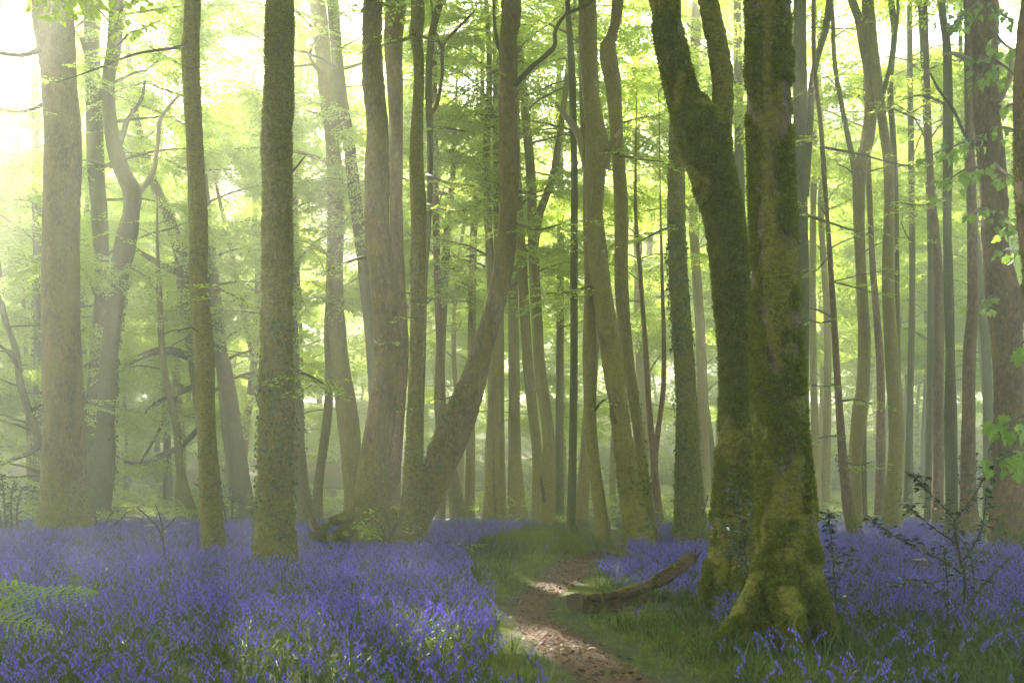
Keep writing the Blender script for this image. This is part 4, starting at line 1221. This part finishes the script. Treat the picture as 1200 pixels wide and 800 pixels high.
for k, (tr, y0, y1) in enumerate((([(900, 665, 30), (886, 690, 28), (872, 714, 24), (858, 734, 18), (840, 752, 9)], 8.95, 8.45), ([(940, 670, 34), (954, 700, 28), (964, 725, 22), (978, 752, 10)], 8.9, 8.6), ([(915, 690, 38), (925, 716, 32), (930, 745, 22), (934, 770, 8)], 8.75, 8.3))):
    rp, rd = branch_xyz(tr, y0, y1)
    TR = build_trunk(root, org, rp, rd, 'mossy', 40, .03, 60 + k, 0, .15, .035, name='root')
    add_moss(TR, TR.ob, org, 2200, (-1, 3))
root, org, T, Y = TREES['T24']
for k, (tr, y0, y1) in enumerate((([(845, 650, 26), (836, 675, 22), (828, 700, 16), (818, 722, 8)], 10.95, 10.7), ([(870, 660, 36), (876, 690, 32), (882, 720, 20)], 10.8, 10.4))):
    rp, rd = branch_xyz(tr, y0, y1)
    TR = build_trunk(root, org, rp, rd, 'mossy', 36, .03, 70 + k, 0, .15, .035, name='root')
    add_moss(TR, TR.ob, org, 1500, (-1, 3))
p, d = surface_scatter(T.fork, 1, None, None)
add_moss(T.fork, root, org, 8000, (3.5, 7))

# ------------------------------------------------------------------ broad maple leaves, each a leaf of its own
ml_me = []
for k in range(3):
    V, F = poly_leaf(MAPLE, .10 + .08 * k, .25 + .15 * k)
    ml_me.append(mesh_np('maple_leaf', np.array(V), F, [M['maple_leaf']], False))
hl_me = []
for k in range(2):
    V, F = poly_leaf(HOLLY, .22 + .15 * k, .15)
    hl_me.append(mesh_np('holly_leaf', np.array(V), F, [M['holly_leaf']], False))

def leaf_objects(parent, origin, meshes, items):
    for p, d, up, s in items:
        o = bpy.data.objects.new('leaf', random.choice(meshes))
        COL.objects.link(o); o.parent = parent
        o.location = Vector(p) - Vector(origin)
        o.rotation_euler = euler_from_dirs([d], [up])[0]
        o.scale = (s * 1.2, s * 1.2, s * 1.2)

def leafy_maple(tr, Y1, n, size, key='T34', Y0=None):
    root, origin, T, Yt = TREES[key]
    pts, rad = branch_xyz(tr, Y0 or Yt, Y1)
    c = catmull(np.hstack([pts, rad[:, None]]), 5)
    VV, FF = [], []
    add_tube(VV, FF, c[:, :3], c[:, 3], 5)
    items = []
    n = int(n * 2.6); size *= .62
    for s in range(n):
        t = .25 + .75 * (s + random.random()) / n
        q = min(len(c) - 2, int(t * (len(c) - 1)))
        b0 = c[q, :3]
        a = random.uniform(0, 2 * PI)
        off = np.array([math.cos(a) * random.uniform(.06, .22), math.sin(a) * random.uniform(.05, .2), random.uniform(-.14, .04)])
        e = b0 + off
        add_tube(VV, FF, np.array([b0, e]), [.002, .0013], 3)
        dd = off / np.linalg.norm(off) * .6 + np.array([random.gauss(0, .25), random.gauss(0, .25), -random.uniform(.3, 1.0)])
        items.append((e, dd, (random.gauss(0, .4), -.5 + random.gauss(0, .4), 1), size * random.uniform(.7, 1.15)))
    b = link('leafy_branch', mesh_np('leafy_branch', np.vstack(VV) - origin, FF, [M['twig']]), root)
    leaf_objects(b, (0, 0, 0) if False else origin, ml_me, items)

for tr, y1, n, s in (
        ([(1150, -5, 4), (1140, 8, 3), (1125, 20, 2), (1112, 36, 1.3)], 15.5, 9, .15), ([(1158, 0, 4), (1170, 14, 3), (1186, 24, 1.5)], 15.5, 6, .14),
        ([(1160, 70, 4), (1150, 66, 3), (1152, 84, 2), (1140, 100, 1.3)], 15.5, 8, .15), ([(1165, 70, 4), (1180, 80, 3), (1192, 92, 1.5)], 15, 6, .14),
        ([(1152, 165, 4), (1140, 164, 3), (1115, 172, 2), (1092, 182, 1.3)], 15, 11, .15), ([(1160, 150, 4), (1180, 150, 3), (1200, 156, 1.5)], 15, 6, .14),
        ([(1160, 200, 4), (1140, 196, 3), (1120, 205, 2), (1104, 222, 1.3)], 15, 12, .15), ([(1165, 190, 4), (1175, 200, 3), (1190, 210, 1.5)], 15, 8, .15),
        ([(1165, 250, 4), (1150, 244, 3), (1130, 256, 1.5)], 15, 5, .14), ([(1170, 255, 4), (1182, 262, 3), (1196, 272, 1.5)], 15, 7, .15),
        ([(1170, 300, 4), (1180, 292, 3), (1196, 296, 1.5)], 15, 6, .14), ([(1170, 350, 4), (1165, 345, 3), (1155, 352, 2), (1146, 360, 1)], 15.5, 5, .14),
        ([(1175, 130, 4), (1185, 122, 3), (1198, 126, 1.5)], 14.5, 5, .14), ([(1160, 30, 4), (1175, 50, 3), (1190, 60, 1.5)], 15, 6, .14)):
    leafy_maple(tr, y1, n, s)
for tr, n in (([(1225, 470, 5), (1208, 482, 4), (1190, 490, 3), (1176, 498, 1.5)], 9), ([(1225, 520, 5), (1205, 528, 4), (1185, 532, 3), (1168, 540, 1.5)], 9), ([(1228, 380, 5), (1210, 392, 4), (1198, 402, 2)], 4)):
    leafy_maple(tr, 9.6, n, .155, 'T35', 11.5)

# ------------------------------------------------------------------ holly bushes
def holly(label, Y, base, stems, nper, size=.055, spread=.05):
    b = P(base[0], base[1], Y); z0 = float(gz(b[0], Y)[0])
    org = np.array([b[0], Y, z0])
    root = thing('holly_bush', label, 'holly bush', org, None)
    items = []
    for st, dy in stems:
        pts, rad = branch_xyz(st, Y, Y + dy)
        c = catmull(np.hstack([pts, rad[:, None]]), 6)
        VV, FF = [], []
        add_tube(VV, FF, c[:, :3], c[:, 3], 5)
        L = np.linalg.norm(np.diff(c[:, :3], axis=0), axis=1).sum()
        n = int(L * nper * 3.0)
        for s in range(n):
            t = .15 + .85 * random.random() ** .75
            q = min(len(c) - 2, int(t * (len(c) - 1)))
            b0 = c[q, :3] + (c[q + 1, :3] - c[q, :3]) * random.random()
            a = random.uniform(0, 2 * PI)
            e = b0
            if random.random() < .45:
                e = b0 + np.array([math.cos(a), math.sin(a), random.uniform(-.3, .7)]) * random.uniform(.02, spread * 2)
                add_tube(VV, FF, np.array([b0, e]), [.0016, .001], 3)
            a += random.gauss(0, .5)
            dd = np.array([math.cos(a), math.sin(a), random.uniform(-.5, .6)])
            items.append((e, dd, (random.gauss(0, .5), random.gauss(0, .5), 1), size * random.uniform(.65, 1.15)))
        so_ = link('stem', mesh_np('stem', np.vstack(VV) - org, FF, [M['twig']]), root)
    leaf_objects(root, org, hl_me, items)
    return root
holly('open dark holly bush with long bare stems, before the brown trunks at the right', 10.3, (1124, 730),
      [([(1124, 745, 4), (1130, 700, 4), (1130, 676, 4), (1121, 634, 3.5), (1117, 609, 2.5), (1100, 588, 2), (1086, 574, 2), (1074, 561, 1.5), (1069, 556, 1)], -.3),
       ([(1121, 636, 3), (1096, 620, 2), (1070, 598, 1.8), (1062, 591, 1)], -.2),
       ([(1118, 612, 3), (1124, 604, 2.5), (1140, 582, 2), (1152, 562, 1.6), (1160, 546, 1)], .3),
       ([(1128, 672, 3), (1100, 654, 2.5), (1080, 646, 2), (1060, 634, 2), (1040, 623, 1.6), (1015, 602, 1)], -.5),
       ([(1129, 656, 3), (1144, 634, 2.5), (1153, 608, 2), (1155, 570, 1)], -.1),
       ([(1112, 735, 3), (1111, 698, 2.5), (1109, 670, 2), (1106, 638, 1)], .1),
       ([(1126, 722, 3), (1142, 700, 2.5), (1160, 676, 2), (1186, 652, 1)], .4),
       ([(1122, 626, 2.5), (1132, 640, 2), (1139, 660, 2), (1142, 690, 1)], -.2),
       ([(1118, 725, 2.5), (1098, 690, 2), (1070, 680, 1.6), (1050, 688, 1)], -.2)], 34)
holly('small upright holly sapling right beside the widest trunk', 10.0, (978, 735),
      [([(978, 745, 3), (979, 700, 2.5), (977, 660, 2), (973, 620, 1.5), (970, 600, 1)], 0), ([(979, 690, 2), (990, 665, 1.6), (1000, 640, 1)], .1), ([(979, 700, 2), (966, 680, 1.5), (962, 655, 1)], .1), ([(978, 720, 2), (992, 700, 1.5), (1003, 690, 1)], 0)], 42, .055)
holly('spindly holly growing against the Y-forked tree\'s foot', 9.9, (884, 735),
      [([(886, 745, 3), (880, 700, 2.5), (874, 650, 2), (868, 610, 1.5), (864, 578, 1)], 0), ([(876, 665, 2), (860, 640, 1.5), (846, 612, 1)], -.1), ([(878, 680, 2), (866, 660, 1.5), (850, 645, 1)], .1), ([(873, 640, 2), (880, 610, 1.5), (884, 588, 1)], 0)], 36, .052)
holly('dark holly thicket at the left edge beyond the bluebells', 25.0, (8, 628),
      [([(8 + d, 632, 4), (6 + d, 600, 3), (4 + d * 1.5, 575, 2), (2 + d * 2.2, 556 + abs(d), 1)], d * .05) for d in (-14, -7, 0, 7, 14)], 24, .09, .14)
holly('dim holly shrub in the mist between the slim and the ivied mossy trunks', 28.0, (272, 620),
      [([(272 + d, 622, 3), (272 + d * 1.6, 595, 2), (272 + d * 2.6, 570, 1)], d * .05) for d in (-6, 0, 6)], 26, .09, .14)

# ------------------------------------------------------------------ saplings and low plants
def sapling(label, Y, base, stems, key, n, sc=(.7, 1.1), name='beech_sapling', cat='sapling'):
    b = P(base[0], base[1], Y); z0 = float(gz(b[0], Y)[0])
    org = np.array([b[0], Y, z0])
    root = thing(name, label, cat, org)
    for st, dy in stems:
        leafy(root, org, st, Y, Y + dy, key=key, n=n, start=.3, sc=sc, name='stem', lat=.12)
    return root
sapling('small sunlit sapling with yellow-green leaves before the stout brown trunk', 18.6, (452, 648),
        [([(452, 650, 3), (450, 625, 2), (440, 610, 1.5), (428, 612, 1)], -.2), ([(452, 650, 3), (456, 620, 2), (452, 600, 1.5), (447, 594, 1)], 0), ([(452, 645, 3), (460, 622, 2), (466, 612, 1.5), (472, 600, 1)], .1), ([(452, 640, 2), (444, 620, 1.5), (436, 618, 1)], -.3)], 'sprig', 13, (1.0, 1.5))
sapling('bare twiggy sapling standing in bluebells between the two leftmost foreground trunks', 16.0, (194, 668),
        [([(194, 668, 2.4), (192, 640, 2), (186, 620, 1.8), (172, 604, 1.4), (160, 594, 1)], 0), ([(192, 645, 2), (190, 615, 1.5), (182, 590, 1)], .2), ([(188, 625, 1.8), (200, 612, 1.4), (206, 605, 1)], 0)], 'sprig', 2, (.7, 1.0))
sapling('low bramble with pale leaves at the leaning tree\'s foot', 18.8, (520, 648),
        [([(512, 650, 2), (518, 638, 2), (530, 633, 1)], 0), ([(512, 650, 2), (508, 638, 2), (500, 633, 1)], 0), ([(520, 650, 2), (536, 640, 2), (548, 638, 1)], 0)], 'sprig', 7, (.9, 1.3), 'bramble', 'bramble')
sapling('small leafy plant at the ivied crooked trunk\'s foot', 26, (118, 625),
        [([(118, 628, 2), (112, 608, 2), (104, 600, 1)], 0), ([(118, 628, 2), (128, 605, 2), (138, 596, 1)], 0), ([(120, 628, 2), (150, 600, 2), (165, 592, 1)], 0)], 'sprig', 8, (1.2, 1.8))

# fern
def fern():
    Y = 4.7
    org = np.array([(-75 - 600) / FPX * Y, Y, float(gz(-2.4, Y)[0])])
    root = thing('fern', 'bright green bracken fern reaching in from the left edge over the bluebells', 'fern', org)
    for (tr, y1) in (([(-75, 900, 6), (-62, 800, 5), (-35, 738, 4), (0, 712, 3.2), (40, 700, 2.4), (80, 694, 1.5), (108, 694, .8)], 4.45), ([(-75, 900, 6), (-70, 790, 5), (-50, 718, 4), (-20, 695, 3), (20, 686, 2), (52, 690, .8)], 5.3),
                     ([(-75, 900, 6), (-66, 800, 5), (-40, 750, 4), (-10, 730, 3), (25, 728, 2), (56, 738, .8)], 4.3), ([(-75, 900, 6), (-90, 790, 5), (-120, 720, 3), (-160, 705, 1)], 4.9)):
        pts, rad = branch_xyz(tr, Y, y1)
        c = catmull(np.hstack([pts, rad[:, None]]), 9)
        VV, FF = [], []
        add_tube(VV, FF, c[:, :3], c[:, 3] * .7, 4)
        V = [v for v in np.vstack(VV)]; F = [tuple(f) for f in FF]
        n = len(c); st = int(n * .38)
        for i in range(st, n - 1, 3):
            t = (i - st) / (n - st)
            Lp = .14 * (1 - t) ** .8 * (1 if t > .12 else .8) + .012
            d = c[i + 1, :3] - c[i, :3]; d /= np.linalg.norm(d)
            s = np.cross(d, [0, 0, 1.0]); s /= np.linalg.norm(s); u = np.cross(s, d)
            s, u = s * .80 - u * .60, u * .80 + s * .60
            for h in (0,):
                b0 = c[i, :3] + (c[i + 1, :3] - c[i, :3]) * h
                for sg in (-1, 1):
                    pd_ = d * .62 + s * sg + u * .10
                    pd_ /= np.linalg.norm(pd_)
                    q = np.cross(pd_, u); q /= np.linalg.norm(q)
                    m = max(4, int(Lp / .0125))
                    for j in range(m):
                        tt = (j + .5) / m
                        bb = b0 + pd_ * Lp * tt + u * (-.03 * tt ** 2)
                        ll = .018 * (1 - tt) ** .75 + .004
                        for sg2 in (-1, 1):
                            dd = q * sg2 + pd_ * .45; dd /= np.linalg.norm(dd)
                            w = .0105
                            o = len(V)
                            V.extend([bb - pd_ * w * .8, bb + dd * ll * .55 - pd_ * w * .5, bb + dd * ll - u * .003, bb + dd * ll * .5 + pd_ * w])
                            F.append((o, o + 1, o + 2, o + 3))
        link('frond', mesh_np('frond', np.array(V) - org, F, [M['fern']], False), root)
fern()

# ------------------------------------------------------------------ fallen log, stumps, torn root
def logpiece(root, org, tr, Y0, Y1, mat, name, seed, nseg=40, amp=.03, moss_n=0, lab=None, ends=True):
    pts, rad = branch_xyz(tr, Y0, Y1)
    T = build_trunk(root, org, pts, rad, mat, nseg, .03, seed, 0, .20, amp, name=name, ridge=.48)
    # close the near end with a recessed dark cut face
    ring = T.V[0] ; cc = ring.mean(0)
    V = [cc + (cc - T.c[3]) * -.05] + [cc + (p - cc) * .93 for p in ring] + [p for p in ring]
    n = len(ring)
    F = [(0, 1 + (i + 1) % n, 1 + i) for i in range(n)] + [(1 + i, 1 + (i + 1) % n, 1 + n + (i + 1) % n, 1 + n + i) for i in range(n)]
    link('cut_end', mesh_np('cut_end', np.array(V) - org, F, [M['cutwood']], False), T.ob)
    if lab: T.ob['label'] = lab
    if moss_n:
        add_moss(T, T.ob, org, moss_n, (-1, 3), lambda p, d: (d[:, 2] > .1) & (vnoise(p * 4, 5) > .1))
    return T
lorg = P(745, 716, 11.6); lorg[2] = float(gz(lorg[0], lorg[1])[0])
lroot = thing('fallen_log', 'rotting fallen log beside the path, its far end rising to a jagged snapped stub', 'log', lorg)
logpiece(lroot, lorg, [(673, 706, 22), (690, 707, 19), (712, 706, 21), (735, 707, 18), (760, 704, 15), (790, 702, 8)], 11.0, 12.3, 'logwood', 'log', 5, amp=.02, moss_n=0)
T = logpiece(lroot, lorg, [(690, 701, 6), (715, 698, 9), (742, 693, 12), (758, 686, 10), (776, 677, 13), (792, 667, 12), (804, 658, 14), (811, 652, 10)], 10.95, 12.2, 'logwood', 'broken_branch', 9, amp=.02, moss_n=120)
# splinters of the snapped end
VV, FF = [], []
for k in range(13):
    a = P(804 + random.uniform(-4, 9), 656 + random.uniform(-2, 6), 12.1 + random.uniform(-.05, .05)); b = a + np.array([random.uniform(-.02, .11), random.uniform(-.04, .04), random.uniform(.05, .17)])
    add_tube(VV, FF, np.array([a, (a + b) / 2, b]), [.018, .012, .002], 5, .3, k)
o = link('splinters', mesh_np('splinters', np.vstack(VV) - lorg, FF, [M['logwood']]), lroot); o['kind'] = 'stuff'
logpiece(lroot, lorg, [(680, 715, 8), (705, 716, 9), (735, 715, 8), (755, 713, 5)], 10.9, 11.4, 'logwood', 'split_slab', 15, nseg=16, amp=.03)

def stump(label, x, y, r, h, mat, capm, Y, seed, tilt=0, moss_n=0):
    org = np.array([x, Y, float(gz(x, Y)[0])])
    root = thing('tree_stump', label, 'stump', org)
    pts = np.array([[x, Y, org[2] - .15], [x, Y, org[2] + h * .3], [x + tilt * .5, Y, org[2] + h * .7], [x + tilt, Y, org[2] + h]]); rad = np.array([r * 1.2, r * 1.1, r, r * .95])
    T = build_trunk(root, org, pts, rad, mat, 30, .04, seed, .3, .15, .03, z0=org[2], name='bark')
    ring = T.V[-1]; cc = ring.mean(0) + np.array([0, 0, .01])
    n = len(ring)
    V = [cc] + [p + np.array([0, 0, .006 + random.uniform(0, .02)]) for p in ring]
    link('cut_top', mesh_np('cut_top', np.array(V) - org, [(0, 1 + i, 1 + (i + 1) % n) for i in range(n)], [M[capm]], False), root)
    if moss_n: add_moss(T, root, org, moss_n, (-1, 3))
stump('low mossy log stump among bluebells right of the path, behind the fallen log', (738 - 600) / FPX * 16, 0, .2, .25, 'mossy', 'moss', 16, 3, .05, 1500)
stump('small stump with a fresh orange cut, in the bluebells behind the holly bush', (1078 - 600) / FPX * 14.2, 0, .09, .30, 'logwood', 'freshwood', 14.2, 4)
stump('thin splintered stump where the path disappears', (680 - 600) / FPX * 20.5, 0, .07, .45, 'russet', 'cutwood', 20.5, 6, -.14)

rorg = P(385, 650, 19.4); rorg[2] = 0
rroot = thing('torn_root', 'torn mossy root mass with one upright splintered horn, at the left of the stout trunk', 'tree root', rorg)
def rootpiece(tr, y0, y1, name, seed, mo, mat='brightmoss', lab=None):
    pts, rad = branch_xyz(tr, y0, y1)
    T = build_trunk(rroot, rorg, pts, rad, mat, 26, .04, seed, 0, .3, .05, name=name)
    if mo: add_moss(T, T.ob, rorg, mo, (-1, 3))
    if lab: T.ob['label'] = lab
rootpiece([(385, 636, 8), (376, 626, 9), (368, 615, 8), (364, 605, 6), (361, 592, 2)], 19.2, 19.2, 'horn', 2, 0, 'russet', 'upright splintered brown horn')
rootpiece([(378, 622, 6), (386, 612, 9), (398, 608, 10), (412, 602, 9), (425, 594, 9)], 19.2, 19.5, 'root', 3, 2500)
rootpiece([(364, 629, 5), (378, 626, 8), (390, 630, 7), (404, 627, 9), (418, 620, 12)], 19.0, 19.3, 'root', 4, 2500)
rootpiece([(384, 640, 8), (398, 626, 12), (412, 620, 13), (424, 612, 14)], 19.3, 19.6, 'root', 6, 2500)
rootpiece([(455, 600, 12), (464, 597, 9), (470, 600, 7)], 19.6, 19.4, 'root', 8, 500)

# ------------------------------------------------------------------ bluebells, grass, fallen leaves
def to_px(x, y):
    return 600 + x * FPX / y, HOR + CAM_H * FPX / y
def density(x, y):
    px, py = to_px(x, y)
    pdist = path_dist(x, y)
    eL = np.interp(py, [620, 632, 645, 660, 680, 700, 730, 760, 800, 900], [640, 612, 565, 548, 568, 582, 585, 598, 585, 640])
    eR = np.interp(py, [600, 632, 650, 665, 680, 700, 712, 725], [715, 732, 730, 712, 700, 712, 760, 830])
    lim = np.interp(px, [700, 760, 830, 860, 980, 1050, 1200], [700, 712, 724, 750, 756, 742, 742])
    p = np.stack([x, y, x * 0], 1)
    n = vnoise(p * .55, 41) * .5 + vnoise(p * 1.8, 42) * .5
    L = np.clip((eL - px) / 30, 0, 1) * np.interp(py, [600, 740, 800, 900], [1, 1, .55, .45])
    Rr = np.clip((px - eR) / 14, 0, 1) * np.where(py < lim, 1.0, .10 + .1 * (px > 1000))
    d = np.where(px < 655, L, Rr)
    d = d * np.clip(.78 + n * .9, .12, 1)
    d = d + .012
    d *= np.clip((pdist - .12) / .15, 0, 1)
    d *= np.clip((31 + 2.5 * n - y) / 9, 0, 1)
    return d
def sample_ground(n, y0, y1, half=.56, r=rng):
    Y = np.sqrt(y0 ** 2 + (y1 ** 2 - y0 ** 2) * r.random(n)); X = (r.random(n) * 2 - 1) * half * Y
    return X, Y

TRK = [(o[1][0], o[1][1], t.r[1] if hasattr(t, 'r') else .3) for o in TREES.values() for t in (o[2],)]
def clear_trunks(X, Y):
    px, py = to_px(X, Y)
    k = ~((px > 664) & (px < 802) & (py > 710) & (py < 729) & (rng.random(len(X)) < .82))
    for (a, b, r) in TRK:
        if b < 28: k &= (X - a) ** 2 + (Y - b) ** 2 > (r * 1.02) ** 2
    return k

X, Y = sample_ground(88000, 5.3, 33)
k = (rng.random(len(X)) < density(X, Y)) & clear_trunks(X, Y)
X, Y = X[k], Y[k]
o = np.argsort(Y); X, Y = X[o], Y[o]
px, _ = to_px(X, Y)
topy = HOR + (CAM_H - .30) * FPX / Y
inview = (px > 4) & (px < 1196) & (topy < 798)
first = np.where(inview)[0][:280]
mask = np.zeros(len(X), bool); mask[first] = True
# the nearest ones one by one
geo = [bluebell_geo(200 + s, nb) for s, nb in ((0, 8), (1, 10), (2, 7), (3, 12), (4, 9))]
stem_me = [mesh_np('stem', g[0], g[1], [M['stalk']], True) for g in geo]
flow_me = [mesh_np('flower', np.array(g[2]), g[3], [M['bell']], False) for g in geo]
def one_bluebell(x, y, g, rz, s, label, group):
    z = float(gz(x, y)[0])
    t = thing('bluebell', label, 'bluebell', (x, y, z), group)
    t.rotation_euler = (random.gauss(0, .1), random.gauss(0, .1), rz); t.scale = (s, s, s)
    a = link('stem', stem_me[g], t); b = link('flower', flow_me[g], t)
for i in first:
    left = to_px(X[i], Y[i])[0] < 655
    one_bluebell(X[i], Y[i], random.randrange(5), random.uniform(0, 6.28), random.uniform(.75, 1.1),
                 'bluebell among the nearest flowers at the photo\'s foot, left of the path' if left else 'bluebell scattered in the dark grass at the photo\'s foot, right of the path',
                 'nearest bluebells left of the path' if left else 'nearest bluebells right of the path')
one_bluebell(*(np.array([(98 - 600) / FPX * 5.9, 5.9])), 3, 1.0, 1.75, 'single tall dark bluebell standing clear of the rest, just right of the fern', None)
one_bluebell(*(np.array([(942 - 600) / FPX * 8.1, 8.1])), 1, 2.0, 1.35, 'lone tall bluebell in front of the widest trunk\'s foot', None)
X2, Y2 = X[~mask], Y[~mask]
rot = np.stack([rng.normal(0, .12, len(X2)), rng.normal(0, .12, len(X2)), rng.uniform(0, 2 * PI, len(X2))], 1)
ob = scatter('bluebell_carpet', 'bluebell', np.stack([X2, Y2, gz(X2, Y2)], 1), rot, rng.uniform(.62, 1.05, len(X2)))
tag(ob, 'carpet of violet-blue bluebells spreading under the trees', kind='stuff')

X, Y = sample_ground(36000, 4.8, 30)
dd = density(X, Y); p_ = path_dist(X, Y)
px, py = to_px(X, Y)
prob = np.clip(.35 + dd * .8, 0, 1) * np.clip((p_ - .06) / .2, 0, 1)
prob = np.where((px > 655) & (py > 700), np.maximum(prob, .95 * np.clip((p_ - .15) / .3, 0, 1)), prob)
prob = prob * np.clip((p_ - .25) / .5, .06, 1)
k = (rng.random(len(X)) < prob) & clear_trunks(X, Y)
X, Y = X[k], Y[k]
ob = scatter('bluebell_leaves', 'strap', np.stack([X, Y, gz(X, Y)], 1), np.stack([rng.normal(0, .1, len(X)), rng.normal(0, .1, len(X)), rng.uniform(0, 6.28, len(X))], 1), rng.uniform(.6, 1.3, len(X)))
tag(ob, 'arching strap-shaped green leaves between the bluebell stems', kind='stuff')

X, Y = sample_ground(80000, 4.8, 27)
p_ = path_dist(X, Y); px, py = to_px(X, Y)
ns = vnoise(np.stack([X, Y, X * 0], 1) * 2.2, 51)
prob = np.exp(-((p_ - .35) / .6) ** 2) * np.clip((p_ + .10 + .12 * ns) / .16, 0, 1) + .10 * (p_ > .1) + .28 * ((px > 655) & (py > 715) & (p_ > .2))
k = (rng.random(len(X)) < prob) & clear_trunks(X, Y)
X, Y = X[k], Y[k]; p_ = p_[k]
ob = scatter('grass', 'grass', np.stack([X, Y, gzp(X, Y)], 1), np.stack([rng.normal(0, .1, len(X)), rng.normal(0, .1, len(X)), rng.uniform(0, 6.28, len(X))], 1), rng.uniform(.45, .95, len(X)) * np.clip(.35 + p_ * 1.3, .3, 1.15))
tag(ob, 'short green grass along both edges of the path', kind='stuff')
# tussock mound by the end of the path
n = 700
X = (rng.normal(646, 24, n) - 600) / FPX * 20.5; Y = rng.normal(20.5, .7, n)
ob = scatter('grass_tussock', 'longgrass', np.stack([X, Y, gz(X, Y) + .05 + .12 * np.exp(-((Y - 20.5) / .8) ** 2)], 1), np.stack([X * 0, X * 0, rng.uniform(0, 6.28, n)], 1), rng.uniform(.6, 1.0, n))
tag(ob, 'tussock of longer grass by the bend of the path', kind='stuff')

X, Y = sample_ground(90000, 4.8, 22, .35)
p_ = path_dist(X, Y)
k = (rng.random(len(X)) < np.clip((.10 - p_) / .22, 0, 1)) 
X, Y = X[k], Y[k]
n = len(X)
ob = scatter('fallen_leaves', 'litter', np.stack([X, Y, gzp(X, Y) + .024 + rng.uniform(0, .010, n)], 1), np.stack([rng.normal(0, .3, n), rng.normal(0, .3, n), rng.uniform(0, 6.28, n)], 1), rng.uniform(.35, .9, n))
tag(ob, 'curled reddish-brown dead leaves lying on the path', kind='stuff')

X, Y = sample_ground(9000, 26, 60, .56)
ns = vnoise(np.stack([X, Y, X * 0], 1) * .35, 61)
k = rng.random(len(X)) < np.clip(.35 + ns, 0, 1)
X, Y = X[k], Y[k]; n = len(X)
a = rng.uniform(0, 6.28, n)
ob = scatter('undergrowth', 'spray', np.stack([X, Y, gz(X, Y) + rng.uniform(.05, .55, n)], 1), np.stack([rng.normal(0, .3, n), rng.normal(0, .4, n), a], 1), rng.uniform(.3, .8, n))
tag(ob, 'patchy low undergrowth beneath the misty trees', kind='stuff')

# ------------------------------------------------------------------ haze: one closed box of even air round everything
HB = (-175, 175, -75, 215, -1.6, 32)
hv = [(x, y, z) for x in HB[:2] for y in HB[2:4] for z in HB[4:]]
hf = [(0, 1, 3, 2), (4, 6, 7, 5), (0, 4, 5, 1), (2, 3, 7, 6), (0, 2, 6, 4), (1, 5, 7, 3)]
mh, nt, out = new_mat('mist')
pv_ = nt.nodes.new('ShaderNodeVolumePrincipled')
pv_.inputs['Color'].default_value = (*HAZE_COL, 1)
pv_.inputs['Density'].default_value = HAZE_DENSITY
pv_.inputs['Anisotropy'].default_value = HAZE_G
nt.links.new(pv_.outputs[0], out.inputs['Volume'])
hz = link('haze', mesh_np('haze', hv, hf, [mh], smooth=False))
tag(hz, 'pale morning mist hanging through the whole wood', kind='stuff')
